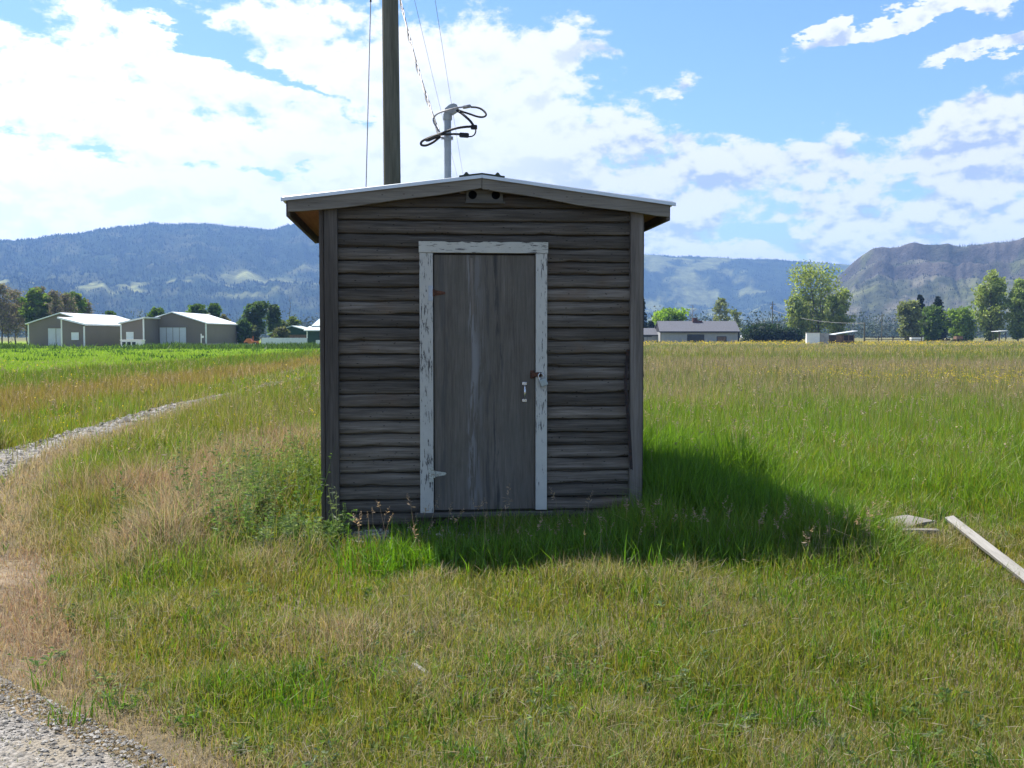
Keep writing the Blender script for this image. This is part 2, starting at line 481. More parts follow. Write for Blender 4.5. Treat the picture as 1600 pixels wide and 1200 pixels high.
def siding(name, length, along, zs, skip, mat, top_fn, seed):
    """bevel siding boards; local frame: along x, outward -y"""
    r = random.Random(seed)
    mb = MB()
    prof = [(0.0, -0.015), (0.0, 0.019), (0.06, 0.0265), (0.24, 0.0300), (0.50, 0.0270), (0.72, 0.0190), (0.85, 0.0100), (0.885, -0.010), (1.0, -0.015)]
    for zi in range(len(zs) - 1):
        za, zb = zs[zi], zs[zi + 1] + 0.004
        segs = skip(za, zb)
        for xa, xb in segs:
            n = max(6, int((xb - xa) / 0.055))
            mb.cur = (r.random(), r.random(), r.random(), 1)
            ph = r.uniform(0, 50); tilt = r.uniform(-0.0035, 0.0035); cup = r.uniform(0.85, 1.2)
            vs, fs = [], []
            for i in range(n + 1):
                x = xa + (xb - xa) * i / n
                w = float(vnoise(x * 3.1 + ph, 0.3, seed)) - 0.5
                w2 = float(vnoise(x * 11.0 + ph, 5.3, seed)) - 0.5
                dz = w * 0.008 + w2 * 0.0055 + tilt * (x / 1.2)
                chip = max(0, float(vnoise(x * 6 + ph, 9.7, seed)) - 0.74) * 0.06; chip2 = (float(vnoise(x * 8 + ph, 2.2, seed + 1)) - .5) * .010
                for k, (fz, py) in enumerate(prof):
                    z = za + (zb - za) * fz + (dz + chip if k < 3 else dz * 0.5 + (chip2 if k in (6, 7) else 0))
                    if top_fn is not None: z = min(z, top_fn(x))
                    vs.append((x, -(py * cup) - (0.004 * w if k else 0), z))
            m = len(prof)
            for i in range(n):
                for k in range(m - 1):
                    a = i * m + k
                    fs.append((a, a + m, a + m + 1, a + 1))
            fs.append(tuple(range(m))); fs.append(tuple(range(n * m, (n + 1) * m))[::-1])
            mb._add(vs, fs)
    return mb

zs = [Z0 + i * 0.0975 for i in range(27)]
DX0, DX1, DZT = -0.478, 0.462, 2.185
def front_skip(za, zb):
    a, b = -HW + 0.095, HW - 0.085
    # keep the boards inside the roof slope
    lim = 1.44 * (PEAK_Z - 0.09 - za) / (PEAK_Z - EAVE_Z)
    if lim < 0.15: return []
    a = max(a, -lim); b = min(b, lim)
    if za < 0.16: return [(a, b)]
    if zb < DZT: return [(a, DX0 + 0.004), (DX1 - 0.004, b)]
    return [(a, b)]
front_wall = siding("front_siding", 0, 'x', zs, front_skip, M_SIDING, lambda x: roof_z(x) - 0.045, 3).build("front_siding", M_SIDING, shed)

mb = MB(); rn = random.Random(9)
for zi in range(len(zs) - 2):
    za = zs[zi]
    for xn in (-1.06, DX0 - .025, DX1 + .025, 1.05, -.78, .76):
        lim = 1.44 * (PEAK_Z - 0.16 - za) / (PEAK_Z - EAVE_Z)
        if abs(xn) > lim: continue
        xx = xn + rn.uniform(-.012, .012); zz = za + .022 + rn.uniform(-.004, .006)
        mb.tube([(xx, -.026, zz), (xx, -.0325, zz)], .0036, 7)
mb.build("nail_heads", M_DARK_IRON, front_wall)['kind'] = "stuff"
# body: sheathing behind the boards, with a recess for the door
mb = MB()
def gable_pts(y, inset=0.0):
    return [(-HW + .015, y, Z0 + .01), (HW - .015, y, Z0 + .01), (HW - .015, y, roof_z(HW) - .07), (0, y, PEAK_Z - .07), (-HW + .015, y, roof_z(HW) - .07)]
mb.poly_prism(gable_pts(0.035), (0, DEP - 0.05, 0))
mb.build("inner_wall", M_FASCIA, shed)
mb = MB()
mb.box(-HW + .01, DX0 + .05, 0.018, 0.034, Z0 + .02, roof_z(HW) - .07)
mb.box(DX1 - .05, HW - .01, 0.018, 0.034, Z0 + .02, roof_z(HW) - .07)
mb.poly_prism([(DX0 + .05, .018, DZT - .06), (DX1 - .05, .018, DZT - .06), (DX1 - .05, .018, roof_z(.5) - .08), (0, .018, PEAK_Z - .08), (DX0 + .05, .018, roof_z(.5) - .08)], (0, .016, 0))
mb.build("sheathing", M_FASCIA, shed)

def side_wall(sgn, seed):
    w = siding("side_siding", 0, 'x', zs, lambda za, zb: [(0.02, DEP - 0.04)] if za < 2.36 else [], M_SIDING, lambda x: 2.44, seed)
    o = w.build("side_siding", M_SIDING, shed)
    if sgn < 0:
        o.rotation_euler = (0, 0, R(-90)); o.location = (-HW + 0.012, DEP - 0.02, 0)
    else:
        o.rotation_euler = (0, 0, R(90)); o.location = (HW - 0.012, 0.0, 0)
    return o
side_wall(-1, 11); side_wall(1, 23)
bw = siding("rear_siding", 0, 'x', zs, lambda za, zb: [(-HW + .09, HW - .09)] if za < 2.44 else [], M_SIDING, lambda x: roof_z(x) - .045, 31).build("rear_siding", M_SIDING, shed)
bw.rotation_euler = (0, 0, math.pi); bw.location = (0, DEP - .012, 0)

def post(x0, x1, y0, y1, z0, z1, seed, name="corner_board"):
    mb = MB(); r = random.Random(seed); mb.cur = (r.random(), r.random(), r.random(), 1)
    mb.box(x0, x1, y0, y1, z0, z1, 0.004)
    return mb.build(name, M_POST, shed)
post(-HW + .022, -HW + .118, -.064, -.006, 0.075, roof_z(HW) - .03, 1)
post(HW - .098, HW - .004, -.064, -.006, 0.16, roof_z(HW) - .03, 2)
post(-HW - .016, -HW + .016, -.030, .075, 0.12, roof_z(HW) - .02, 3)
post(HW - .012, HW + .012, -.020, .085, 0.16, roof_z(HW) - .02, 4)
post(-HW - .028, -HW + .075, DEP - .05, DEP + .03, 0.1, roof_z(HW) - .03, 5)
post(HW - .07, HW + .026, DEP - .05, DEP + .03, 0.1, roof_z(HW) - .03, 6)
mb = MB(); mb.box(-HW + .05, HW - .05, .03, DEP - .06, 0.02, Z0 + .008); mb.build("floor_skid", M_FASCIA, shed)

# roof: ribbed metal panel on each slope, drip edge, rake boards, eave boards, soffits, ridge cap
RY0, RY1 = -0.10, DEP + 0.17
def roof_panel(sgn):
    mb = MB(); th = 0.014
    vs, fs = [], []
    ys = []
    y = RY0 + 0.02
    while y < RY1 - 0.12:
        ys += [(y, 0), (y + .02, .018), (y + .04, .018), (y + .06, 0)]; y += 0.19
    ys = [(RY0 - .004, 0)] + ys + [(RY1, 0)]
    xe = 1.430
    for (yy, h) in ys:
        for x in (0.0, xe):
            z = PEAK_Z + 0.006 - x * (PEAK_Z - EAVE_Z) / 1.44
            vs.append((sgn * x, yy, z + h)); vs.append((sgn * x, yy, z + h - th))
    n = len(ys)
    for i in range(n - 1):
        a = i * 4; b = a + 4
        fs += [(a, a + 2, b + 2, b), (a + 1, b + 1, b + 3, a + 3), (a + 2, a + 3, b + 3, b + 2), (a, b, b + 1, a + 1)]
    fs += [(0, 1, 3, 2), tuple(4 * (n - 1) + k for k in (0, 2, 3, 1))]
    mb._add(vs, fs)
    return mb.build("roof_panel", M_ROOF, shed)
roof_panel(-1); roof_panel(1)
for s in (-1, 1):
    a = (0.001 * s, RY0 - .026, PEAK_Z + .012); b = (1.434 * s, RY0 - .026, EAVE_Z - .0035 + .012)
    MB().poly_prism([a, b, (b[0], b[1], b[2] - .024), (a[0], a[1], a[2] - .024)], (0, .020, 0)).build("drip_edge", M_ROOF, shed)
    z1, z2 = PEAK_Z - .010, EAVE_Z - .012
    n = 14; top = []; bot = []
    rr = random.Random(40 + s)
    for i in range(n + 1):
        x = 0.002 + 1.386 * i / n
        zt = z1 + (z2 - z1) * x / 1.44
        hgt = .074 + .020 * min(1, x / .7) + .004 * math.sin(i * .9 + s) - (0.008 if i == n else 0)
        top.append((x * s, RY0 - .012, zt)); bot.append((x * s, RY0 - .012, zt - hgt))
    mb = MB()
    for i in range(n):
        q = [top[i], top[i + 1], bot[i + 1], bot[i]]
        e = Vector((0, .036, 0)); P = [Vector(p) for p in q]; Q = [p + e for p in P]
        mb._add(P + Q, [(0, 1, 2, 3), (7, 6, 5, 4), (0, 4, 5, 1), (3, 2, 6, 7)] + ([(0, 3, 7, 4)] if i == 0 else []) + ([(1, 5, 6, 2)] if i == n - 1 else []))
    mb.build("rake_board", M_RAKE, shed)
    # eave board and soffit
    xo = 1.404 * s; xi = 1.376 * s
    MB().box(min(xi, xo), max(xi, xo), RY0 + .026, RY1 - .004, EAVE_Z - .118, EAVE_Z - .010, 0.003).build("eave_board", M_FASCIA, shed)
    zi = roof_z(HW) - .050; zo = EAVE_Z - .055
    MB().poly_prism([(s * (HW - .0), RY0 + .026, zi), (1.374 * s, RY0 + .026, zo), (1.374 * s, RY0 + .026, zo + .012), (s * (HW - .0), RY0 + .026, zi + .012)], (0, RY1 - RY0 - .05, 0)).build("soffit", M_SOFFIT, shed)
    MB().poly_prism([(s * 0.003, RY1 - .03, PEAK_Z - .006), (xo, RY1 - .03, EAVE_Z - .009), (xo, RY1 - .03, EAVE_Z - .12), (s * .003, RY1 - .03, PEAK_Z - .12)], (0, .024, 0)).build("rear_rake_board", M_FASCIA, shed)
# ridge cap with two raised ribs
mb = MB()
pts = []
for x in (-.165, -.135, -.12, -.108, -.094, 0, .094, .108, .12, .135, .165):
    h = .018 if abs(abs(x) - .114) < .008 else 0
    pts.append((x, RY0 - .030, PEAK_Z + .024 + h - abs(x) * .125))
low = [(p[0], p[1], PEAK_Z + .0145 - abs(p[0]) * .125) for p in pts]
mb.poly_prism(pts + low[::-1], (0, RY1 - RY0 + .04, 0)).build("ridge_cap", M_CAP, shed)

for o_ in shed.children:
    if o_.name.split('.')[0] in ('roof_panel', 'drip_edge', 'rake_board', 'eave_board', 'rear_rake_board', 'ridge_cap', 'soffit'): o_.location.x = -.024
# gable vent: small board with two round holes
vent = MB().box(-.135, .135, -.048, -.030, 2.478, 2.572, .003).build("vent_board", M_SIDING, shed)
vent.data.materials[0] = M_SILL
MB().box(-.142, .150, -.056, -.0475, 2.470, 2.486, .002).build("vent_ledge", M_SILL, shed)
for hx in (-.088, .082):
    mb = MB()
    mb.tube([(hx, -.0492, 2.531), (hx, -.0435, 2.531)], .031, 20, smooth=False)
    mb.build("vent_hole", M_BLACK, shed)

# door frame, door, sill
MB().box(DX0, DX0 + .098, -.056, .030, .195, 2.107, .003).build("door_jamb", M_TRIM_W, shed)
MB().box(DX1 - .084, DX1, -.056, .030, .205, 2.107, .003).build("door_jamb", M_TRIM_V, shed)
mb = MB()
n = 30; vs = []; fs = []
for i in range(n + 1):
    x = DX0 - .004 + (DX1 - DX0 + .010) * i / n
    j = max(0, float(vnoise(x * 22, 1.2, 4)) - .62) * .035
    vs += [(x, -.060, 2.109), (x, -.060, 2.190 - j), (x, .028, 2.190 - j), (x, .028, 2.109)]
for i in range(n):
    a = 4 * i
    for k in range(4):
        fs.append((a + k, a + 4 + k, a + 4 + (k + 1) % 4, a + (k + 1) % 4))
fs += [(3, 2, 1, 0), (4 * n, 4 * n + 1, 4 * n + 2, 4 * n + 3)]
mb._add(vs, fs); mb.build("door_head", M_TRIM_H, shed)
DL, DR = DX0 + .106, DX1 - .089
MB().box(DL, DR, -.036, -.006, .212, 2.094, .003).build("door", M_DOOR, shed)
door = shed.children[-1]
door = [c for c in shed.children if c.name.startswith("door") and c.data.materials[0] == M_DOOR][0]
M_GAP = M_BLACK
MB().box(DX0 - .04, DX1 + .05, -.085, -.012, .165, .194, .004).build("door_sill", M_SILL, shed)
# long splinter of veneer on the door face
MB().poly_prism([(-.108, -.0362, 2.075), (-.088, -.0362, 2.07), (-.082, -.0362, 1.66), (-.100, -.0362, 1.65)], (0, -.004, 0)).build("veneer_strip", M_TRIM_W, door)
door.children[0].data.materials[0] = M_POST
# strap hinges
def hinge(z, mat, plate_mat, L):
    x = DX0 + .099
    mb = MB(); mb.box(x - .034, x - .001, -.0605, -.0558, z - .058, z + .052, .001)
    for zz in (z - .045, z - .02, z + .018, z + .04): mb.tube([(x - .022, -.0605, zz), (x - .022, -.063, zz)], .005, 8)
    pl = mb.build("hinge_plate", plate_mat, shed)
    mb = MB(); mb.tube([(x + .004, -.057, z - .026), (x + .004, -.057, z + .026)], .0085, 10)
    mb.poly_prism([(x + .008, -.0395, z + .022), (x + L, -.0395, z + .009), (x + L + .006, -.0395, z), (x + L, -.0395, z - .009), (x + .008, -.0395, z - .022)], (0, .0032, 0))
    for k in (.03, .06, .09):
        if k < L: mb.tube([(x + k, -.0395, z), (x + k, -.042, z)], .0045, 8)
    return mb.build("strap_hinge", mat, door)
hinge(1.815, M_RUST, M_GALV, .086)['label'] = "rusty strap hinge near the top of the door"
hinge(.482, M_HINGE, M_HINGE, .088)['label'] = "pale zinc strap hinge near the bottom of the door"
# pull handle
hx = .295; hz0, hz1 = 1.022, 1.148
mb = MB()
pts = []
for i in range(13):
    a = i / 12
    pts.append((hx, -.044 - .030 * math.sin(math.pi * a) ** .6, hz0 + .012 + (hz1 - hz0 - .024) * a))
mb.tube(pts, [.0055 + .003 * math.sin(math.pi * i / 12) for i in range(13)], 10)
hd = mb.build("pull_handle", M_STEEL, door)
for zz in (hz0, hz1):
    m2 = MB(); m2.box(hx - .017, hx + .017, -.0415, -.0365, zz - .011, zz + .011, .002)
    for dx in (-.010, .010): m2.tube([(hx + dx, -.0415, zz), (hx + dx, -.0435, zz)], .004, 8)
    m2.build("handle_plate", M_STEEL, hd)
# hasp
mb = MB()
mb.box(.338, .368, -.0405, -.0363, 1.185, 1.245, .001)
mb.box(.352, .422, -.0640, -.0595, 1.198, 1.232, .002)
mb.tube([(.353, -.050, 1.192), (.353, -.050, 1.238)], .008, 8)
hs = mb.build("hasp", M_RUST, door)
mb = MB(); mb.tube([(.412, -.05, 1.225), (.412, -.083, 1.225), (.412, -.083, 1.203), (.412, -.05, 1.203)], .005, 8); mb.build("hasp_staple", M_DARK_IRON, hs)

# padlock hanging from the hasp
lk = thing("padlock", "dull grey padlock hanging open on the rusty hasp beside the door handle", "padlock", shed_world(.412, -.077, 1.208), SH_RZ)
bmM = Matrix.Rotation(R(-22), 4, 'Y')
mb = MB(); mb.box(-.027, .027, -.013, .013, -.082, -.028, .006, M=bmM); mb.box(-.022, .022, -.0145, -.0125, -.074, -.036, .0005, M=bmM)
mb.build("lock_body", M_LOCK, lk)
pts = [bmM @ Vector(p) for p in [(-.019, 0, -.030), (-.019, 0, -.004), (-.014, 0, .010), (0, 0, .017), (.014, 0, .010), (.019, 0, -.004), (.019, 0, -.016)]]
MB().tube(pts, .0048, 10).build("shackle", M_STEEL, lk)

# thin bent iron bar hanging down the boards by the right corner
bar_p = [shed_world(1.075, -.040, 1.40), shed_world(1.062, -.050, 1.28), shed_world(1.052, -.062, 1.16), shed_world(1.062, -.072, .98), shed_world(1.085, -.066, .74), shed_world(1.100, -.060, .50), shed_world(1.103, -.058, .27)]
b0 = bar_p[-1].copy()
bar = thing("iron_bar", "thin bent rusty iron bar hanging against the boards by the right corner of the shed", "iron bar", b0)
mb = MB()
for i in range(len(bar_p) - 1):
    a = bar_p[i] - b0; b = bar_p[i + 1] - b0
    dx = Vector((.011, .001, 0)); dy = Vector((0, .004, 0))
    mb._add([a - dx - dy, a + dx - dy, a + dx + dy, a - dx + dy, b - dx - dy, b + dx - dy, b + dx + dy, b - dx + dy], [(0, 1, 5, 4), (1, 2, 6, 5), (2, 3, 7, 6), (3, 0, 4, 7), (0, 3, 2, 1), (4, 5, 6, 7)])
mb.build("bar", M_DARK_IRON, bar)
MB().tube([bar_p[0] - b0 + Vector((0, -.006, -.008)), bar_p[0] - b0 + Vector((0, .035, -.008))], .006, 8).build("nail", M_RUST, bar)

# ------------------------------------------------------------------ service mast on the roof
def px(x, y, d): return at(640 + x / 8.0, 140 + y / 8.0, d)
MD = 8.85
base = at(699.5, 300, MD); base.z = 2.60
mast = thing("service_mast", "grey electrical conduit mast with weatherhead and looped cables rising from the shed roof", "service mast", base)
def L(p): return Vector(p) - base
top = px(475, 300, MD)
MB().tube([L((base.x, MD, 2.58)), L((top.x, MD, top.z + .01))], .0305, 16).build("conduit", M_GALV_PIPE, mast)
mb = MB(); mb.lathe([(.075, 0), (.072, .012), (.05, .04), (.036, .075), (.0325, .09)], (0, 0, .03), 18); mb.build("roof_flashing", M_GALV, mast)
mb = MB()
c = L((top.x, MD, 0)); z0 = L(px(475, 385, MD)).z; z1 = L(px(475, 305, MD)).z
mb.tube([(c.x, c.y, z0), (c.x, c.y, z0 + .008), (c.x, c.y, z1)], [.034, .0385, .0385], 16)
cap = [L(px(x, y, MD)) for x, y in ((432, 315), (445, 245), (500, 200), (550, 183), (590, 195), (612, 235), (600, 270), (540, 310))]
e = Vector((0, .078, 0))
mb.poly_prism([p - e / 2 for p in cap], e)
bmesh_ob = mb.build("weatherhead", M_GALV_PIPE, mast)
mb = MB(); zc = L(px(480, 608, MD)).z
mb.tube([(c.x, c.y, zc - .016), (c.x, c.y, zc + .016)], .0345, 16)
pa = L(px(545, 612, MD)); pb = L(px(395, 605, MD))
mb.box(c.x + .03, pa.x, -.012, .012, zc - .014, zc + .014, .002); mb.box(pb.x, c.x - .03, -.012, .012, zc - .010, zc + .010, .002)
mb.tube([(pa.x - .012, -.022, zc), (pa.x - .012, .022, zc)], .006, 8)
mb.build("pipe_clamp", M_GALV, mast)
def cable(pts, dep, r, mat, name="cable", sub=6):
    P = [L(px(x, y, MD + (dd if dep is None else dep))) for (x, y, dd) in pts]
    out = []
    for i in range(len(P) - 1):
        p0 = P[max(i - 1, 0)]; p1 = P[i]; p2 = P[i + 1]; p3 = P[min(i + 2, len(P) - 1)]
        for k in range(sub):
            t = k / sub
            out.append(0.5 * ((2 * p1) + (p2 - p0) * t + (2 * p0 - 5 * p1 + 4 * p2 - p3) * t * t + (3 * p1 - p0 - 3 * p2 + p3) * t ** 3))
    out.append(P[-1])
    return MB().tube(out, r, 8).build(name, mat, mast)
cable([(765, 203, -.02), (690, 215, -.05), (600, 226, -.07), (520, 245, -.075), (440, 266, -.06), (350, 302, -.03), (303, 350, 0), (300, 400, 0), (330, 460, 0), (375, 530, 0)], None, .0075, M_CABLE_GREY, "neutral_cable")
cable([(600, 252, -.03), (680, 282, -.06), (760, 308, -.08), (850, 338, -.10), (920, 342, -.10), (955, 318, -.10), (940, 280, -.08), (890, 240, -.05), (830, 222, -.03), (765, 218, -.02)], None, .0085, M_CABLE, "cable")
cable([(590, 262, -.03), (640, 290, -.08), (700, 338, -.12), (760, 395, -.14), (795, 445, -.14)], None, .0105, M_CABLE, "cable")
cable([(785, 462, -.14), (700, 466, -.14), (600, 480, -.13), (520, 502, -.10), (440, 532, -.085), (340, 566, -.06), (240, 602, -.05), (165, 640, -.04), (142, 670, -.03), (155, 695, -.02), (210, 696, 0), (290, 660, 0), (350, 615, 0), (385, 590, 0)], None, .0105, M_CABLE, "cable")
cable([(640, 560, -.11), (560, 556, -.10), (480, 560, -.085), (400, 562, -.08), (330, 575, -.07), (260, 604, -.06), (205, 630, -.05), (235, 636, -.03), (300, 610, -.02), (385, 575, 0)], None, .0095, M_CABLE, "cable")
cable([(740, 588, -.11), (780, 583, -.12), (812, 560, -.13), (826, 525, -.14), (826, 490, -.14)], None, .006, M_CABLE, "cable")
def lump(x0, y0, x1, y1, h, dd, mat):
    a = L(px(x0, y0, MD + dd)); b = L(px(x1, y1, MD + dd)); d = (b - a); u = d.normalized(); w = u.cross(Vector((0, 1, 0))).normalized() * h
    mb = MB(); e = Vector((0, .036, 0))
    mb.poly_prism([a - w * .7 - e / 2, a + d * .12 - w - e / 2, b - d * .12 - w - e / 2, b - w * .7 - e / 2, b + w * .7 - e / 2, b - d * .12 + w - e / 2, a + d * .12 + w - e / 2, a + w * .7 - e / 2], e)
    return mb.build("connector", mat, mast)
lump(765, 470, 845, 470, .017, -.14, M_CABLE); lump(622, 566, 742, 574, .018, -.11, M_CABLE); lump(665, 224, 765, 205, .011, -.02, M_CABLE_GREY)

# ------------------------------------------------------------------ utility pole behind the shed, guy wire and lines
M_POLE = wood_mat("old pole wood", (0.065, 0.061, 0.044), (0.135, 0.128, 0.095), (0.22, 0.21, 0.16), 'Z', 0.7, use_tint=False, bump=0.7)
PD = 13.0
pb_ = at(614, 300, PD); pole_xy = Vector((pb_.x + .012, PD, 0))
pole = thing("utility_pole", "tall thick weathered wooden utility pole standing just behind the shed", "utility pole", pole_xy)
lean = -.0058
MB().tube([(lean * z, 0, z - .3) for z in (0, 1, 2, 3, 4, 5, 6, 7, 8, 9.0)], [.118 - .0026 * z for z in range(10)], 20).build("pole_shaft", M_POLE, pole)
MB().box(-.62, .62, -.20, -.10, 7.86, 7.97, .006).build("crossarm", M_POLE, pole)
for ix in (-.25, .22):
    MB().lathe([(.02, 0), (.045, .02), (.045, .05), (.03, .06), (.04, .08), (.02, .10)], (ix, -.15, 7.97), 12).build("insulator", M_LOCK, pole)
gw_top = pole_xy + Vector((-.16, 0, 6.2))
g_end = at(572, 290, 11.6); g_top = at(579.5, -10, 12.3)
gd = (g_end - g_top); g_base = g_top + gd * ((g_top.z - .05) / -gd.z)
guy = thing("guy_wire", "thin single guy wire running down left of the thick utility pole", "guy wire", g_base)
tp = g_top - gd * ((7.2 - g_top.z) / gd.z) * -1
MB().tube([Vector((0, 0, 0)), g_end - g_base, g_top - g_base, Vector((pole_xy.x - .08, PD - .06, 7.4)) - g_base], .006, 6).build("wire", M_CABLE_GREY, guy)
MB().tube([g_top - g_base - gd * .06, g_top - g_base + gd * .045], .011, 8).build("preform_grip", M_DARK_IRON, guy)
MB().tube([Vector((0, 0, -.1)), Vector((0, 0, .25))], .012, 8).build("anchor_rod", M_RUST, guy)
# twisted service drop
sd0 = px(388, 596, MD); sd1 = pole_xy + Vector((-.02, -.12, 6.25))
drop = thing("service_drop", "twisted overhead service cable running from the thick pole to the mast", "cable", sd0)
NN = 150
for k, (mt, rr) in enumerate(((M_CABLE_GREY, .006), (M_CABLE, .0068), (M_CABLE_GREY, .005))):
    P = []
    for i in range(NN + 1):
        t = i / NN
        p = sd0.lerp(sd1, t); p.z -= .16 * 4 * t * (1 - t)
        an = t * 6.0 * 2 * math.pi + k * 2.1
        o = .004 + .009 * (math.sin(t * 39) * .5 + .5)
        P.append(p - sd0 + Vector((math.cos(an) * o, math.sin(an) * o, 0)))
    MB().tube(P, rr, 6).build("strand", mt, drop)
for (x0, x1, nm) in (((652, 0), (693, 165), "left"), ((686, 0), (712, 145), "right")):
    a = at(x0[0], x0[1], 20.0); b = at(x1[0], x1[1], 30.0)
    d = b - a
    p0 = a - d * ((20.0 - PD + .15) / 10.0); p1 = a + d * 3.6; p1.z = p0.z + .3
    ln = thing("overhead_wire", "%s of the two hair thin overhead wires crossing the sky right of the thick pole" % nm, "overhead wire", p0, 0, "overhead wires right of the pole")
    P = []
    for i in range(25):
        t = i / 24; p = p0.lerp(p1, t); p.z -= .7 * 4 * t * (1 - t) * .3
        P.append(p - p0)
    MB().tube(P, .0042, 5).build("wire", M_CABLE_GREY, ln)
# ------------------------------------------------------------------ ground, track, hills
def to_shed(x, y):
    c, s = math.cos(-SH_RZ), math.sin(-SH_RZ)
    dx = x - SH.x; dy = y - SH.y
    return dx * c - dy * s, dx * s + dy * c
def track_right(y):
    return np.interp(y, [-5, 2, 3, 3.55, 4.5, 6, 8, 10, 11.4, 16, 20, 37, 60, 130], [3.0, .1, -.88, -1.36, -2.42, -3.30, -4.20, -5.0, -5.5, -6.15, -6.5, -7.3, -8.2, -12])
def track_width(y):
    return np.interp(y, [-5, 3, 4.5, 6, 9, 20, 37, 130], [3.6, 3.2, 2.4, 1.8, .95, .62, .30, .2])
def gz(x, y):
    x = np.asarray(x, float); y = np.asarray(y, float)
    r = np.hypot(x, y)
    z = (fbm(x * .35, y * .35, 3, 71) - .5) * .16 * (1 - sstep(40, 90, r)) * sstep(0, 3, r)
    lx, ly = to_shed(x, y)
    q = np.maximum(np.maximum(np.abs(lx) - 1.35, 0), np.maximum(np.abs(ly - .9) - 1.15, 0)) ** 2
    pad = np.exp(-q / .25)
    z = z * (1 - pad) + pad * (.065 + .035 * np.clip(lx / 1.2, -1, 1))
    z = z + .25 * sstep(150, 215, y) * sstep(5, 40, x)
    return z

PAL = np.array([
    (0.135, 0.235, 0.016),   # 0 lush
    (0.218, 0.212, 0.026),   # 1 olive
    (0.440, 0.370, 0.255),   # 2 straw
    (0.340, 0.195, 0.145),   # 3 reddish brome
    (0.350, 0.285, 0.195),   # 4 pinkish brown seed
    (0.225, 0.325, 0.036),   # 5 lime hay
    (0.065, 0.120, 0.020),   # 6 dark green
    (0.250, 0.200, 0.055),   # 7 ochre
])
def zones(x, y):
    """weights (n,8), blade height, density 0..1"""
    n1 = fbm(x * .45, y * .30, 4, 3); n2 = fbm(x * 1.9, y * 1.5, 4, 9); n3 = fbm(x * .9 + 40, y * .5, 3, 21)
    nx = x + (n1 - .5) * 2.2; ny = y + (n3 - .5) * np.minimum(y * .25, 10)
    W = np.zeros((len(x), 8)); H = np.zeros(len(x)); D = np.ones(len(x))
    one = np.ones(len(x))
    def add(w, **k):
        for kk, val in k.items(): W[:, int(kk[1:])] += w * val
    lx, ly = to_shed(x, y)
    uu = x / np.maximum(y, .1)
    side = sstep(-.20, -.10, uu - .0)            # 1 right of the shed, 0 left of it
    # near turf
    near = 1 - sstep(7.2, 9.2, ny)
    mid = sstep(7.2, 9.2, ny) * (1 - sstep(17, 29, ny))
    far = sstep(17, 29, ny)
    dryp = sstep(.50, .62, n2) * 1.2 + sstep(.54, .66, n1) * .7
    grn = 1.2 * sstep(.47, .36, n3) + sstep(.48, .36, n1) * .8
    w = near
    add(w, _0=.12 + grn * .28, _1=.72, _2=.20 + dryp * .26, _4=.10 + dryp * .20, _7=.14, _6=.16 + grn * .15)
    H += w * (.070 + .05 * n2)
    w = mid * side
    add(w, _0=.62 + grn * .3, _1=.36, _2=.05 + dryp * .06, _7=.05, _6=.06, _4=.04 + .12 * sstep(13, 18, y))
    H += w * (.25 + .10 * n1)
    w = far * side
    p1 = sstep(.46, .60, fbm(x * .055, y * .03, 3, 55))
    pb = sstep(.44, .58, fbm(x * .03 + 9, y * .11, 4, 58)); add(w, _1=.55, _2=.10 + .16 * pb, _4=.36 * (1 - pb) + p1 * .6 + .08, _0=.16 + .16 * pb, _7=.06, _6=.26 + .24 * pb)
    H += w * (.40 + .12 * n1)
    # left of the shed
    lm = (1 - side) * (1 - near)
    bo = sstep(-13.2, -12.0, nx) * sstep(-8.6, -9.8, nx)           # ochre band
    bg = sstep(-19.5, -18.3, x) * sstep(-11.6, -13.2, nx)          # green band
    hay = sstep(-17.9, -18.9, x + (n2 - .5) * 1.0) * sstep(37, 40, y + (n2 - .5) * 3)
    rest = np.clip(1 - bo - bg - hay, 0, 1)
    add(lm * rest, _1=.72, _2=.06 + dryp * .10, _0=.28 + grn * .4, _4=.12 + dryp * .13, _7=.08, _6=.26)
    add(lm * bo * (1 - hay), _7=.75, _1=.35, _2=.18, _3=.10)
    add(lm * bg * (1 - hay), _0=.36, _6=.45, _1=.45, _2=.10)
    add(lm * hay, _5=1.0)
    H += lm * (rest * (.20 + .14 * n1) + bo * .26 + bg * .32) * (1 - hay) + lm * hay * .13
    # patches
    def gau(cx, cy, rx, ry, nz=1.0):
        return np.exp(-(((x + (n2 - .5) * .5 - cx) / rx) ** 2 + ((y - cy) / ry) ** 2)) * np.clip(.65 + .8 * n2 * nz, 0, 1.2)
    tan = 1.7 * gau(-2.42, 7.5, .40, .95) + .35 * gau(-2.9, 9.3, .7, .8) + .3 * gau(-1.45, 6.4, .22, .4) + .4 * gau(-3.2, 11.4, .9, .8) + .22 * gau(1.1, 5.4, .5, .3) + .5 * gau(-.9, 4.9, .5, .35) + .15 * gau(.35, 6.0, .5, .25)
    red = 1.2 * gau(-2.85, 9.3, .36, .55) + .7 * gau(-2.9, 13.4, .9, 2.0) + .4 * gau(-3.4, 9.0, .5, .6)
    dtr = x - track_right(y)
    edge = 1.15 * np.exp(-((dtr - .14) / .30) ** 2) * sstep(11, 6, y) + 1.0 * np.exp(-((dtr - .18) / .36) ** 2) * sstep(6, 11, y) * sstep(26, 14, y)
    redge = np.exp(-((dtr - .25) / .33) ** 2) * sstep(4.1, 4.8, y) * sstep(7.6, 6.4, y)
    k = np.clip(tan + red + edge + redge, 0, 1)[:, None]
    W *= (1 - .85 * k)
    add(np.clip(tan, 0, 1), _2=.8, _4=.6, _3=.5); add(np.clip(red, 0, 1), _3=.8, _4=.4, _2=.3)
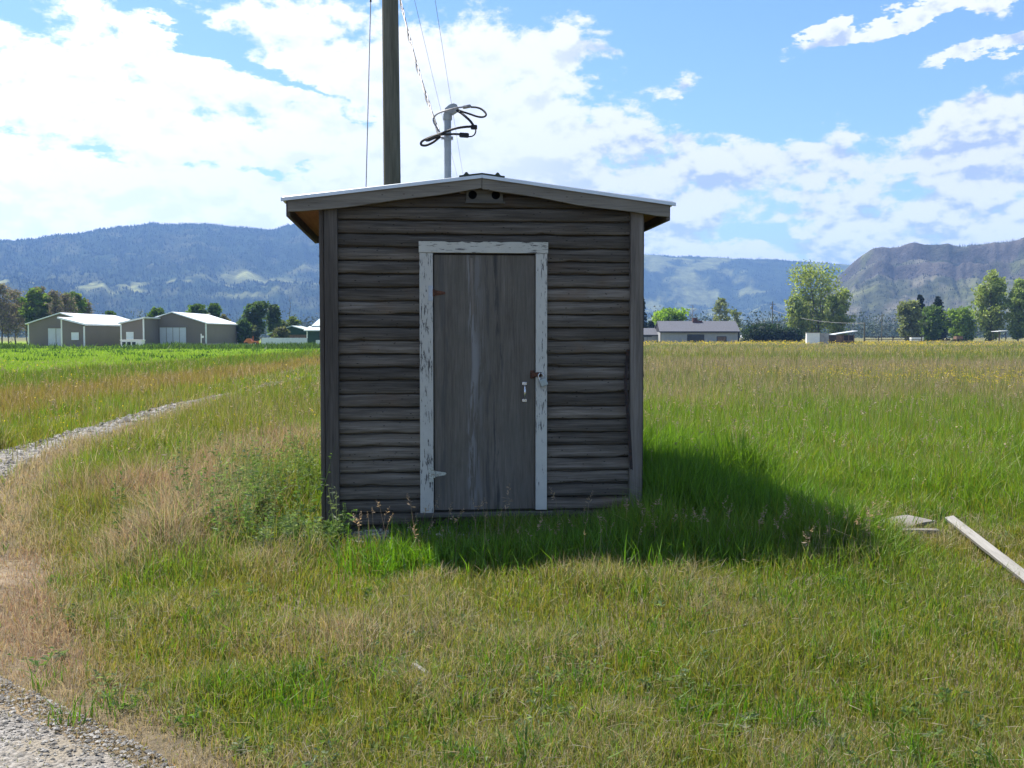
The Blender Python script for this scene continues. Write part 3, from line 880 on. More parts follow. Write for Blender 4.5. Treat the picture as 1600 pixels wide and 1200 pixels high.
    add(np.clip(edge, 0, 1), _2=.7, _4=.75, _1=.18, _3=.22); add(np.clip(redge, 0, 1), _3=1.0, _2=.5)
    D *= 1 - .35 * np.clip(edge, 0, 1); H = H * (1 - .45 * np.clip(edge, 0, 1)) + tan * .10 + red * .05
    # ring of uncut grass round the shed
    ring = np.exp(-np.maximum(np.abs(lx - .55) - 1.75, 0) ** 2 / .10) * np.exp(-np.maximum(np.abs(ly + .72) - .30, 0) ** 2 / .06)
    ring *= sstep(-1.1, -.3, lx)
    rside = np.exp(-np.maximum(np.abs(lx - 1.85) - .65, 0) ** 2 / .12) * np.exp(-np.maximum(np.abs(ly - 1.3) - 1.9, 0) ** 2 / .5)
    lside = np.exp(-np.maximum(np.abs(lx + 1.75) - .45, 0) ** 2 / .10) * np.exp(-np.maximum(np.abs(ly - .4) - 1.1, 0) ** 2 / .3)
    W *= (1 - .7 * np.clip(ring + rside, 0, 1))[:, None]
    add(ring, _0=.8, _6=.35, _1=.25); add(rside, _0=1.3, _6=.25)
    add(lside * .5, _6=.5, _0=.4)
    H = H + ring * .07 * (.6 + .8 * n2) + rside * .20 * (.7 + .6 * n2) + lside * .12
    inside = (np.abs(lx) < 1.19) & (ly > .0) & (ly < 1.94)
    D[inside] = 0
    pad = (lx > -1.45) & (lx < -.45 + .6 * n2) & (ly > -.40 - .4 * n2) & (ly <= 0.02)
    D[pad] *= .10; H[pad] *= .55
    under = (np.abs(lx) < 1.25) & (ly > -.16) & (ly < .02)
    D[under] *= .3
    # gravel track
    tr = sstep(.06, -.10, dtr + (n2 - .5) * .30) * sstep(-.02, .14, dtr + track_width(y) + (n1 - .5) * .3)
    d2 = x - (track_right(y) - 1.75)
    tr2 = np.exp(-(d2 / .30) ** 2) * sstep(9, 13, y) * sstep(.38, .55, n2 + .12)
    faint = sstep(22, 36, y)
    D *= 1 - tr * (.94 - .55 * faint) - .75 * tr2 * (1 - tr)
    H *= 1 - .45 * tr - .4 * tr2 * (1 - tr)
    D *= .58 + .42 * sstep(.32, .56, n2)
    H *= .45 + 1.1 * fbm(x * 2.4, y * 2.4, 3, 91)
    H *= 1 - .30 * sstep(60, 140, y) * side
    W /= W.sum(1, keepdims=True)
    W = W ** 1.35; W /= W.sum(1, keepdims=True)
    return W, H, np.clip(D, 0, 1), tr

def attr_mat(name, extra):
    m, t, out = new_mat(name)
    a = t.n('ShaderNodeAttribute'); a.attribute_name = 'tint'
    extra(t, out, a.outputs['Color'])
    return m

def ground_sh(t, out, col):
    tc = t.n('ShaderNodeTexCoord'); v = tc.outputs['Object']
    n = t.noise(v, 9.0, 8.0, 0.7); n2 = t.noise(v, 1.3, 4.0, .6)
    c = t.mix(1.0, col, t.ramp(n, [(.3, (.5, .5, .5)), (.7, (1.35, 1.3, 1.2))]), 'MULTIPLY')
    c = t.mix(1.0, c, t.ramp(n2, [(.3, (.8, .8, .8)), (.7, (1.15, 1.12, 1.1))]), 'MULTIPLY')
    principled(t, out, c, .95, spec=.1, bump=n, bump_s=.8, bump_d=.03)
M_GROUND = attr_mat("meadow soil and thatch", ground_sh)

# polar sheet: fine ahead, out to the foot of the hills and beyond
na = 900; radii = np.concatenate([[0.0, .03, .5], np.geomspace(1.2, 9000, 300)])
ang = np.linspace(0, 2 * math.pi, na, endpoint=False)
RR, AA = np.meshgrid(radii[1:], ang, indexing='ij')
X = (RR * np.sin(AA)).ravel(); Y = (RR * np.cos(AA)).ravel()
W, H, D, TR = zones(X, np.where(Y > 0.5, Y, 0.5))
cl = W @ PAL
soil = np.array((.20, .165, .11)); thatch = np.array((.16, .135, .07))
yy = np.clip(Y, .5, None)
gcol = cl * .26 + thatch * .14  # soil and thatch, darkened to paint deeper gaps and shadow under near grass
farmix = sstep(35, 120, np.hypot(X, Y))[:, None]
gcol = gcol * (1 - farmix) + cl * .9 * farmix
bare = (np.clip(1 - D, 0, 1) * (Y < 60))[:, None]
gcol = gcol * (1 - bare) + (np.array((.28, .235, .18))) * bare
vf = sstep(230, 420, np.hypot(X, Y))[:, None]
pt = fbm(X * .004, Y * .004, 3, 77)[:, None]
gcol = gcol * (1 - vf) + (np.array((.10, .115, .04)) * (1 - pt) + np.array((.22, .20, .09)) * pt) * vf
yard = (np.exp(-(((X + 50) / 14) ** 2 + ((Y - 133) / 4.5) ** 2)) > .5)[:, None]
gcol = np.where(yard, np.array((.34, .31, .28)), gcol)
V = np.stack([X, Y, gz(X, Y)], 1)
V = np.concatenate([V, [[0, 0, 0]]]); gcol = np.concatenate([gcol, [[.15, .13, .07]]])
nr = len(radii) - 1
i, j = np.meshgrid(np.arange(nr - 1), np.arange(na), indexing='ij')
a = i * na + j; b = i * na + (j + 1) % na
F = np.stack([a, b, b + na, a + na], -1).reshape(-1, 4)[:, ::-1]
g = np_mesh("ground", V, F, M_GROUND, gcol, smooth=True)
tag(g, kind='structure', label="grassy valley floor running from the camera to the hills")

# gravel wheel track
def gravel_sh(t, out, col):
    tc = t.n('ShaderNodeTexCoord'); v = tc.outputs['Object']
    vo = t.n('ShaderNodeTexVoronoi'); t.link(v, vo.inputs['Vector']); vo.inputs['Scale'].default_value = 55
    vo2 = t.n('ShaderNodeTexVoronoi'); t.link(v, vo2.inputs['Vector']); vo2.inputs['Scale'].default_value = 130
    sepc = t.n('ShaderNodeSeparateColor'); t.link(vo.outputs['Color'], sepc.inputs[0])
    c = t.ramp(sepc.outputs[0], [(0, (.13, .12, .108)), (.5, (.225, .208, .188)), (1, (.33, .31, .285))])
    n = t.noise(v, 2.0, 5, .6)
    c = t.mix(t.smooth(n, .46, .62), c, (.25, .215, .165, 1))
    h = t.m('ADD', t.m('MULTIPLY', vo.outputs['Distance'], -1.0), t.m('MULTIPLY', vo2.outputs['Distance'], -.4))
    principled(t, out, c, .9, spec=.2, bump=h, bump_s=.9, bump_d=.012)
M_GRAVEL = attr_mat("crushed gravel", gravel_sh)
ys = np.concatenate([np.linspace(1.5, 12, 90), np.geomspace(12.2, 45, 70)]); ns = 14
P = []
for yv in ys:
    xr = float(track_right(yv)) + (float(fbm(yv * 1.7, 3.3, 3, 5)) - .5) * .35; w = float(track_width(yv)) * (1 + .3 * (float(fbm(yv * 1.1, 8.1, 3, 6)) - .5))
    P.append([(xr - w * k / (ns - 1), yv) for k in range(ns)])
P = np.array(P); gx, gy = P[..., 0].ravel(), P[..., 1].ravel()
zz = gz(gx, gy) + .012 + .012 * np.tile(np.sin(np.linspace(0, math.pi, ns)), len(ys)) - .018 * np.tile((np.abs(np.linspace(-1, 1, ns)) > .99), len(ys))
i, j = np.meshgrid(np.arange(len(ys) - 1), np.arange(ns - 1), indexing='ij'); a = (i * ns + j).ravel()
tr_o = np_mesh("gravel_track", np.stack([gx, gy, zz], 1), np.stack([a, a + ns, a + ns + 1, a + 1], 1), M_GRAVEL, smooth=True)
tag(tr_o, kind='structure', label="narrow gravel wheel track curving away on the left")
# gravel pad showing under the left corner of the shed
pp = []
for k in range(40):
    an = 2 * math.pi * k / 40
    rr_ = 1 + .18 * (float(vnoise(math.cos(an) * 2 + 5, math.sin(an) * 2, 8)) - .5)
    pp.append((-.55 + 1.05 * rr_ * math.cos(an), .15 + .60 * rr_ * math.sin(an)))
pv = [shed_world(p[0], p[1], 0) for p in pp] + [shed_world(-.55, .15, 0)]
px_ = np.array([p.x for p in pv]); py_ = np.array([p.y for p in pv])
pz_ = gz(px_, py_) + np.array([-.01] * 40 + [.02])
mid_ = np.stack([px_, py_, pz_], 1)
inner = mid_[:40] * .4 + mid_[40] * .6; inner[:, 2] = gz(inner[:, 0], inner[:, 1]) + .014
outer = mid_[:40] * .85 + mid_[40] * .15; outer[:, 2] = gz(outer[:, 0], outer[:, 1]) + .010
VV = np.concatenate([mid_[:40], outer, inner, mid_[40:]]); FF = []
for k in range(40):
    q = (k + 1) % 40
    FF += [(k, q, 40 + q), (k, 40 + q, 40 + k), (40 + k, 40 + q, 80 + q), (40 + k, 80 + q, 80 + k), (80 + k, 80 + q, 120)]
pad_o = np_mesh("gravel_pad", VV, np.array(FF), M_GRAVEL, smooth=True)
tag(pad_o, kind='structure', label="grey gravel pad under the front left corner of the shed")

# loose stones
nrng = np.random.default_rng(12)
def stones(name, x, y, size, label):
    n = len(x)
    base = np.array([(1, 0, 0), (-1, 0, 0), (0, 1, 0), (0, -1, 0), (0, 0, 1), (0, 0, -1), (.6, .6, .55), (-.6, .6, .5), (.6, -.6, .5), (-.6, -.6, .55)], float)
    fc = np.array([(4, 0, 6), (4, 6, 2), (4, 2, 7), (4, 7, 1), (4, 1, 9), (4, 9, 3), (4, 3, 8), (4, 8, 0), (0, 2, 6), (2, 1, 7), (1, 3, 9), (3, 0, 8), (5, 2, 0), (5, 1, 2), (5, 3, 1), (5, 0, 3)])
    s = size[:, None, None]; jit = nrng.uniform(.65, 1.3, (n, 10, 3))
    v = base[None] * jit * s * np.array((1, .8, .55))
    an = nrng.uniform(0, 6.28, n); c, q = np.cos(an), np.sin(an)
    vx = v[..., 0] * c[:, None] - v[..., 1] * q[:, None]; vy = v[..., 0] * q[:, None] + v[..., 1] * c[:, None]
    z = gz(x, y) + .016
    Vv = np.stack([vx + x[:, None], vy + y[:, None], v[..., 2] + z[:, None] + size[:, None] * .12], -1).reshape(-1, 3)
    Ff = (fc[None] + (np.arange(n) * 10)[:, None, None]).reshape(-1, 3)
    tone = .13 + .30 * nrng.random(n) ** 1.4
    col = np.stack([tone, tone * .93, tone * .82], 1)
    col = np.repeat(col, 10, 0)
    o = np_mesh(name, Vv, Ff, M_STONE, col)
    return tag(o, label=label, kind='stuff', cat='gravel')
def stone_sh(t, out, col):
    principled(t, out, col, .85, spec=.25)
M_STONE = attr_mat("loose stone", stone_sh)
n = 24000
y = nrng.uniform(2.8, 6.2, n); x = track_right(y) + .12 - nrng.random(n) ** 1.3 * track_width(y)
stones("loose_gravel", x, y, nrng.gamma(2.2, .0018, n) + .0022, "loose grey stones scattered over the near gravel")
n = 9000
y = 6.2 * (40 / 6.2) ** nrng.random(n); x = track_right(y) - nrng.random(n) * track_width(y)
stones("track_gravel", x, y, (nrng.gamma(3.0, .004, n) + .004) * np.clip(y / 10, .8, 2.0), "loose stones along the far gravel wheel track")
n = 2600
lx = nrng.uniform(-1.5, .35, n); ly = nrng.normal(-.12, .16, n)
wp = [shed_world(a, b, 0) for a, b in zip(lx, ly)]
stones("pad_gravel", np.array([p.x for p in wp]), np.array([p.y for p in wp]), nrng.gamma(3.0, .003, n) + .004, "loose grey stones on the pad below the shed corner")

# ------------------------------------------------------------------ hills
def hill_sh(kind):
    def sh(t, out, col):
        tc = t.n('ShaderNodeTexCoord'); v = tc.outputs['Object']
        n = t.noise(v, .012, 9.0, .68); n2 = t.noise(t.scale(v, (1, 1, .3)), .05, 6.0, .7)
        c = t.mix(1.0, col, t.ramp(n, [(.3, (.55, .58, .6)), (.7, (1.5, 1.45, 1.35))]), 'MULTIPLY')
        c = t.mix(1.0, c, t.ramp(n2, [(.35, (.7, .7, .7)), (.65, (1.3, 1.3, 1.3))]), 'MULTIPLY')
        principled(t, out, c, .95, spec=.05, bump=n2, bump_s=.6, bump_d=12.0)
    return sh
M_HILL = attr_mat("forested hillside", hill_sh(0))
def interp_sky(pts):
    us = [p[0] for p in pts]; vs = [p[1] for p in pts]
    return lambda u: np.interp(u, us, vs)
def make_hill(name, label, sky, u0, u1, r0, r1, back, prof, colfn, seed, nu=520, nt=150, rough=26.0):
    """height field over (bearing, distance): foot at r0, crest at r1, falling away behind"""
    u = np.linspace(u0, u1, nu); T = np.linspace(0, back, nt)
    U, TT = np.meshgrid(u, T, indexing='ij')
    az = np.arctan((U - 800) / 1600)
    r0_ = np.interp(U, *r0); r1_ = np.interp(U, *r1)
    rr_ = r0_ + (r1_ - r0_) * TT
    x = rr_ * np.sin(az); y = rr_ * np.cos(az)
    crest = (525 - sky(U)) / 1600 * (r1_ * np.cos(az)) + EYE
    h = prof(TT, U)
    n = fbm(x / 520, y / 520, 6, seed, .52) - .5
    gul = np.abs(fbm(U / 46.0 + n * 1.6, TT * 1.1, 4, seed + 9) - .5) * 2
    damp = np.sin(np.clip(TT, 0, 1) * math.pi) ** .8
    z = crest * h + n * rough * 2.2 * damp * 2.0 + (gul - .35) * rough * 1.5 * damp
    z = z + (fbm(x / 60, y / 60, 3, seed + 4) - .5) * 9 * np.clip(TT * 3, 0, 1)
    z = np.where(TT <= .0001, -6, z)
    col = colfn(TT, U, x, y, z, n, gul, crest)
    V = np.stack([x, y, z], -1).reshape(-1, 3)
    i, j = np.meshgrid(np.arange(nu - 1), np.arange(nt - 1), indexing='ij'); a = (i * nt + j).ravel()
    o = np_mesh(name, V, np.stack([a, a + nt, a + nt + 1, a + 1], 1), M_HILL, col.reshape(-1, 3), smooth=True)
    tag(o, label=label, kind='structure')
    return x, y, z, TT, U, col

sky1 = interp_sky([(-500, 392), (-200, 386), (0, 379), (60, 376), (130, 366), (200, 356), (240, 351), (330, 353), (400, 359), (430, 362), (452, 354), (480, 351), (520, 352), (600, 362), (700, 374), (850, 388), (1005, 399), (1060, 402), (1120, 404), (1200, 408), (1250, 412), (1330, 416), (1450, 420), (1700, 425), (2100, 430)])
def prof1(T, U):
    lower = .42 * sstep(0, .34, T); upper = .58 * sstep(.30, 1.0, T) ** 1.1
    rightm = sstep(850, 1050, U)
    up2 = .30 * sstep(0, .5, T) + .70 * sstep(.48, 1.0, T) ** 1.25
    p = (lower + upper) * (1 - rightm) + up2 * rightm
    return p * (1 - .25 * sstep(1.03, 1.5, T))
def col1(T, U, x, y, z, n, gul, crest):
    f = np.array((.020, .036, .020)); mdw = np.array((.26, .27, .11)); br = np.array((.12, .12, .06)); oc = np.array((.165, .175, .070))
    pt = fbm(U / 95.0, T * 9 + n * 3, 4, 33); p2 = fbm(U / 30.0, T * 16, 4, 43)
    clear = sstep(.56, .68, pt * .6 + p2 * .4 + .05 * np.sin(T * 25)) * (1 - sstep(.30, .50, T)) * sstep(.02, .06, T)
    clear = np.clip(clear + sstep(.60, .72, pt * .5 + p2 * .5) * .35 * (1 - sstep(.5, .75, T)), 0, 1)
    rm = sstep(850, 1010, U) * sstep(.12, .3, T)
    c = f * (1 - clear[..., None]) + mdw * clear[..., None]  # forest and meadow tones also paint cloud-shadowed and sunlit patches
    p3 = fbm(U / 60.0, T * 7, 4, 63)
    k = (rm * (.10 + .90 * sstep(.46, .57, p3 * .5 + p2 * .5)) * .9)[..., None]
    c = c * (1 - k) + oc * k
    k2 = (sstep(.55, .68, p2) * .30 * (1 - rm))[..., None]
    c = c * (1 - k2) + br * k2
    # clearings on the lower slopes, their pale tone doubling as painted sunlit patches
    for (cu, ct, ru, rt, amp) in ((400, .47, 55, .035, .9), (440, .43, 25, .03, .8), (330, .42, 35, .02, .6), (490, .33, 28, .035, .9), (470, .37, 30, .02, .6), (150, .27, 36, .03, .9), (390, .24, 55, .015, .7), (75, .36, 38, .03, .45),
                                  (1150, .48, 70, .025, .8), (1060, .25, 55, .03, .7), (1210, .22, 70, .035, .9), (1170, .36, 60, .03, .5), (1020, .45, 45, .012, .8)):
        q = np.exp(-((U - cu) / ru) ** 2 - ((T - ct - (p2 - .5) * .05) / rt) ** 2)
        q = (np.clip(q * amp * (.5 + p2), 0, 1))[..., None]
        c = c * (1 - q) + mdw * q
    return c
h1 = make_hill("mountain_ridge", "long dark forested mountain ridge across the valley", sky1, -500, 2100, ([-500, 2100], [1500, 2100]), ([-500, 700, 1005, 2100], [2700, 2900, 3500, 3800]), 1.5, prof1, col1, 5, nu=760, nt=190)
sky2 = interp_sky([(1180, 524), (1235, 505), (1280, 470), (1312, 440), (1330, 424), (1345, 411), (1358, 402), (1380, 394), (1420, 391), (1450, 391), (1500, 389), (1530, 385), (1560, 381), (1600, 377), (1700, 366), (1900, 352), (2300, 345)])
def prof2(T, U):
    st = .50 * sstep(0, .62, T) + .18 * sstep(.61, .66, T) + .06 * sstep(.68, .80, T) + .22 * sstep(.81, .87, T) + .04 * sstep(.90, 1.0, T)
    return st * (1 - .15 * sstep(1.05, 1.5, T))
def col2(T, U, x, y, z, n, gul, crest):
    f = np.array((.050, .056, .034)); rock = np.array((.085, .074, .070)); sl = np.array((.112, .106, .082)); gr = np.array((.115, .125, .055))
    p = fbm(U / 40.0, T * 9, 5, 14); p2 = fbm(U / 110.0 + 7, T * 5, 4, 24)
    c = sl * np.ones(T.shape + (1,))
    k = sstep(.42, .62, p)[..., None]; c = c * (1 - k) + f * k
    k = (sstep(.50, .66, p2) * .7)[..., None]; c = c * (1 - k) + gr * k
    band = np.clip(sstep(.585, .61, T) * sstep(.70, .67, T) + sstep(.785, .81, T) * sstep(.925, .89, T), 0, 1) * sstep(.3, .5, fbm(U / 25., T * 14, 4, 35))
    k = (band * .85)[..., None]; c = c * (1 - k) + rock * k
    k = (sstep(.25, .05, T) * .8)[..., None]; c = c * (1 - k) + np.array((.03, .045, .022)) * k
    return c
h2 = make_hill("rocky_bluff", "brown rocky bluff with cliff bands at the right edge", sky2, 1180, 2300, ([1180, 2300], [1150, 900]), ([1180, 1400, 2300], [1750, 1700, 1500]), 1.5, prof2, col2, 8, nu=420, nt=210, rough=15.0)

def conifers(name, label, x, y, z, h, w, col, mat):
    """small spires: three stacked ragged cones each of five sides"""
    n = len(x); k = 5
    an = np.linspace(0, 2 * math.pi, k, endpoint=False)
    ph = nrng.uniform(0, 6.28, n)
    ring = np.stack([np.cos(an[None] + ph[:, None]), np.sin(an[None] + ph[:, None])], -1) * nrng.uniform(.6, 1.3, (n, k, 1))
    Vs = []; Fs = []; base = 0
    per = k + 1
    vs = np.zeros((n, per, 3))
    vs[:, :k, :2] = ring * w[:, None, None]; vs[:, :k, 2] = (h * .10)[:, None]
    vs[:, k, 2] = h
    vs[:, k, :2] = nrng.normal(0, .04, (n, 2)) * h[:, None]
    vs += np.stack([x, y, z], 1)[:, None]
    f = np.array([(i, (i + 1) % k, k) for i in range(k)])
    Ff = (f[None] + (np.arange(n) * per)[:, None, None]).reshape(-1, 3)
    o = np_mesh(name, vs.reshape(-1, 3), Ff, mat, np.repeat(col, per, 0))
    return tag(o, label=label, kind='stuff', cat='forest')
def leaf_sh(tr):
    def sh(t, out, col):
        d = t.n('ShaderNodeBsdfDiffuse'); t.link(col, d.inputs[0])
        l = t.n('ShaderNodeBsdfTranslucent')
        sc_ = t.n('ShaderNodeSeparateColor'); t.link(col, sc_.inputs[0])
        gr_ = t.smooth(t.m('SUBTRACT', sc_.outputs[1], sc_.outputs[0]), -.03, .02)
        t.link(t.mix(gr_, t.mix(1.0, col, (1.18, 1.10, .80, 1), 'MULTIPLY'), t.mix(1.0, col, (1.25, 1.35, .62, 1), 'MULTIPLY')), l.inputs[0])
        mx = t.n('ShaderNodeMixShader'); mx.inputs[0].default_value = tr
        t.link(d.outputs[0], mx.inputs[1]); t.link(l.outputs[0], mx.inputs[2])
        g = t.n('ShaderNodeBsdfGlossy'); g.inputs[1].default_value = .55; g.inputs[0].default_value = (1, 1, 1, 1)
        m2 = t.n('ShaderNodeMixShader'); m2.inputs[0].default_value = .02
        t.link(mx.outputs[0], m2.inputs[1]); t.link(g.outputs[0], m2.inputs[2])
        t.link(m2.outputs[0], out.inputs[0])
    return sh
M_GRASS = attr_mat("grass blades", leaf_sh(.48))
M_LEAF = attr_mat("tree leaves", leaf_sh(.5))
M_NEEDLE = attr_mat("conifer needles", leaf_sh(.12))
def scatter_hill(h, n, cond, seed):
    x, y, z, T, U, c = h
    r = np.random.default_rng(seed)
    ok = np.argwhere(cond(T, U, c))
    s = ok[r.integers(0, len(ok), n)]
    i = np.clip(s[:, 0], 0, x.shape[0] - 2); j = np.clip(s[:, 1], 0, x.shape[1] - 2)
    a = r.random(n); b = r.random(n)
    f = lambda q: (q[i, j] * (1 - a) * (1 - b) + q[i + 1, j] * a * (1 - b) + q[i, j + 1] * (1 - a) * b + q[i + 1, j + 1] * a * b)
    return f(x), f(y), f(z), r
x, y, z, r = scatter_hill(h1, 30000, lambda T, U, c: (T < 1.04) & (U > -250) & (U < 1500) & (c[..., 0] < .10), 3)
hh = r.uniform(3, 7, len(x)); tn = r.uniform(.6, 1.3, (len(x), 1))
conifers("ridge_forest", "dense conifer forest covering the long mountain ridge", x, y, z - .5, hh, hh * r.uniform(.14, .24, len(x)), np.array((.026, .042, .026)) * (tn * .5 + .5), M_NEEDLE)
x, y, z, r = scatter_hill(h1, 1500, lambda T, U, c: (np.abs(T - 1.0) < .016) & (U > -250) & (U < 1500), 4)
hh = r.uniform(4, 9, len(x)); tn = r.uniform(.6, 1.3, (len(x), 1))
conifers("crest_forest", "thin line of trees along the crest of the long ridge", x, y, z - .5, hh, hh * r.uniform(.08, .18, len(x)), np.array((.035, .045, .035)) * tn, M_NEEDLE)
x, y, z, r = scatter_hill(h2, 6000, lambda T, U, c: (T < 1.05) & (U < 1800) & (c[..., 0] < .12), 6)
hh = r.uniform(1.3, 3.6, len(x)); tn = r.uniform(.6, 1.4, (len(x), 1))
conifers("bluff_scrub", "scattered scrub and burnt trees on the rocky bluff", x, y, z - .3, hh, hh * r.uniform(.12, .22, len(x)), np.array((.040, .044, .032)) * tn, M_NEEDLE)
x, y, z, r = scatter_hill(h2, 700, lambda T, U, c: (np.abs(T - 1.0) < .03) & (U < 1800), 7)
hh = r.uniform(3, 7, len(x))
conifers("bluff_snags", "bare burnt snags along the top of the rocky bluff", x, y, z - .3, hh, hh * .05, np.array((.08, .07, .065)) * np.ones((len(x), 1)), M_NEEDLE)
# ------------------------------------------------------------------ far buildings
M_TAN = simple_mat("taupe metal siding", (0.205, 0.165, 0.135), .6, .0, .05, .6)
M_WTRIM = simple_mat("white metal trim", (0.80, 0.80, 0.78), .5, 0, .05, 2)
M_WROOF = simple_mat("white metal roofing", (0.82, 0.83, 0.83), .35, 0.15, .04, .8)
M_WDOOR = simple_mat("pale grey sliding door", (0.62, 0.64, 0.68), .5, 0, .05, 1.5)
M_WIN = simple_mat("white blanked window", (0.74, 0.76, 0.78), .3, 0, .05, 2)
M_GREENW = simple_mat("dark green siding", (0.022, 0.055, 0.035), .6, 0, .2, 1.0)
M_PALEROOF = simple_mat("pale grey green roofing", (0.50, 0.56, 0.54), .5, 0, .1, 1.0)
M_BROWNW = simple_mat("brown wood boards", (0.20, 0.125, 0.085), .8, 0, .35, 3.0)
M_DARKW = simple_mat("dark wood boards", (0.06, 0.045, 0.035), .8, 0, .4, 3.0)
M_GREYW = simple_mat("grey clapboard", (0.36, 0.355, 0.345), .7, 0, .08, 1.5)
M_SHING = simple_mat("grey asphalt shingle", (0.115, 0.118, 0.135), .9, 0, .18, 4.0)
M_BRICK = simple_mat("dark red brick", (0.11, 0.05, 0.042), .9, 0, .4, 6.0)
M_DKTRIM = simple_mat("dark trim paint", (0.035, 0.033, 0.036), .6, 0, .2, 3.0)
M_GLASS = simple_mat("dark window glass", (0.02, 0.022, 0.026), .12, 0, .2, 2.0, spec=.5)
M_WHITEB = simple_mat("white painted panel", (0.78, 0.78, 0.74), .6, 0, .06, 2.0)
M_GREYB = simple_mat("grey weathered and shaded panel", (0.33, 0.32, 0.30), .8, 0, .25, 2.0)
M_ORANGE = simple_mat("orange machine paint", (0.55, 0.17, 0.05), .5, 0, .15, 3.0)
M_TYRE = simple_mat("black tyre rubber", (0.02, 0.02, 0.02), .8, 0, .2, 6.0)
M_CARW = simple_mat("white car paint", (0.75, 0.75, 0.75), .25, 0, .03, 2.0, spec=.5)

def gable(root, x0, x1, y0, y1, ze, zr, xr, wall, roof, trim, over=.35, th=.14, zl=None):
    """walls with front gable facing -y, ridge along y; local coordinates"""
    zl = ze if zl is None else zl
    MB().poly_prism([(x0, y0, 0), (x1, y0, 0), (x1, y0, ze), (xr, y0, zr), (x0, y0, zl)], (0, y1 - y0, 0)).build("wall", wall, root)
    mb = MB()
    for xa, za in ((x0, zl), (x1, ze)):
        s = -1 if xa < xr else 1
        k = (zr - za) / abs(xa - xr)
        xe = xa + s * over; zee = za - k * over
        mb.poly_prism([(xr, y0 - over, zr + .02), (xe, y0 - over, zee + .02), (xe, y0 - over, zee + .02 + th), (xr, y0 - over, zr + .02 + th)], (0, y1 - y0 + 2 * over, 0))
    r = mb.build("roof", roof, root)
    mb = MB()
    for xa in (x0, x1):
        s = .09
        mb.box(xa - s, xa + s, y0 - .03, y0 + .15, 0, (zl if xa == x0 else ze) - .02)
        mb.build("corner_trim", trim, root); mb = MB()
    mb.box(x1 - .08, x1 + .03, y1 - .2, y1 + .02, 0, ze - .02)
    mb.build("corner_trim", trim, root)
    return r
def panel_door(root, x0, x1, y, z0, z1, n, mat, frame):
    d = MB().box(x0, x1, y - .10, y - .02, z0, z1).build("sliding_door", mat, root)
    w = (x1 - x0) / n
    for k in range(1, n): MB().box(x0 + k * w - .03, x0 + k * w + .03, y - .13, y - .101, z0, z1 - .03).build("door_batten", frame, d)
    MB().box(x0 - .2, x1 + .2, y - .16, y - .02, z1 + .001, z1 + .14).build("door_track", frame, d)
    return d
def window(root, x0, x1, y, z0, z1, glass, frame, fr=.08):
    mb = MB()
    mb.box(x0 - fr, x0, y - .07, y - .005, z0 - fr, z1 + fr); mb.box(x1, x1 + fr, y - .07, y - .005, z0 - fr, z1 + fr)
    mb.box(x0, x1, y - .07, y - .005, z1, z1 + fr); mb.box(x0, x1, y - .09, y - .005, z0 - fr, z0)
    w = mb.build("window", frame, root)
    MB().box(x0, x1, y - .045, y - .006, z0, z1).build("pane", glass, w)
    return w

def X(u, d): return (u - 800) / 1600.0 * d
def Z(v, d): return at(800, v, d).z
# barn with the lean-to (left)
d1, d2 = 141.0, 147.0
bx = X(96, d2)
barn = thing("barn", "taupe metal barn with a lower lean-to in front, left of the two barns", "barn", (bx, d2, 0))
gable(barn, X(45.5, d2) - bx, X(152, d2) - bx, 0, 20, Z(505, d2) - .15, Z(490, d2), 0, M_TAN, M_WROOF, M_WTRIM, zl=Z(505, d2) - .1)
lx0, lx1 = X(97.3, d1) - bx, X(132.3, d1) - bx
MB().poly_prism([(lx0, -6, 0), (lx1, -6, 0), (lx1, -6, Z(508.5, d1) - .05), (lx0, -6, Z(499, d1) - .05)], (0, 13.2, 0)).build("lean_to_wall", M_TAN, barn)
za, zb = Z(498, d1), Z(508.4, d1)
MB().poly_prism([(lx0 - .45, -6.35, za + .03), (lx1 + .35, -6.35, zb - .02), (lx1 + .35, -6.35, zb + .20), (lx0 - .45, -6.35, za + .25)], (0, 13.9, 0)).build("lean_to_roof", M_WROOF, barn)
mb = MB()
for xa, zt in ((lx0, za - .12), (lx1, zb - .12)): mb.box(xa - .09, xa + .09, -6.05, -5.9, 0, zt); mb.build("corner_trim", M_WTRIM, barn); mb = MB()
panel_door(barn, X(76.5, d2) - bx, X(101, d2) - bx, 0, .05, Z(513, d2), 2, M_WDOOR, M_TAN)
window(barn, X(113.4, d1) - bx, X(123, d1) - bx, -6, Z(530.3, d1), Z(520.3, d1), M_WIN, M_WTRIM)
# barn with the front wing (right)
bx = X(270.3, d2)
barn2 = thing("barn", "taupe metal barn with a wide four panel white door, right of the two barns", "barn", (bx, d2, 0))
gable(barn2, X(218, d2) - bx, X(322.3, d2) - bx, 0, 17, Z(503.6, d2) - .15, Z(488.8, d2), 0, M_TAN, M_WROOF, M_WTRIM)
wx0, wx1 = X(190, d1) - bx, X(225, d1) - bx
zl_, zr_ = Z(505.8, d1), Z(497.2, d1)
MB().poly_prism([(wx0, -6, 0), (wx1, -6, 0), (wx1, -6, zr_ - .05), (wx0, -6, zl_ - .05)], (0, 5.98, 0)).build("wing_wall", M_TAN, barn2)
MB().poly_prism([(wx0 - .3, -6.3, zl_ - .06), (wx1 + .3, -6.3, zr_ + .01), (wx1 + .3, -6.3, zr_ + .20), (wx0 - .3, -6.3, zl_ + .14)], (0, 6.3, 0)).build("wing_roof", M_WROOF, barn2)
mb = MB()
for xa, zt in ((wx0, zl_ - .1), (wx1, zr_ - .1)): mb.box(xa - .09, xa + .09, -6.05, -5.9, 0, zt); mb.build("corner_trim", M_WTRIM, barn2); mb = MB()
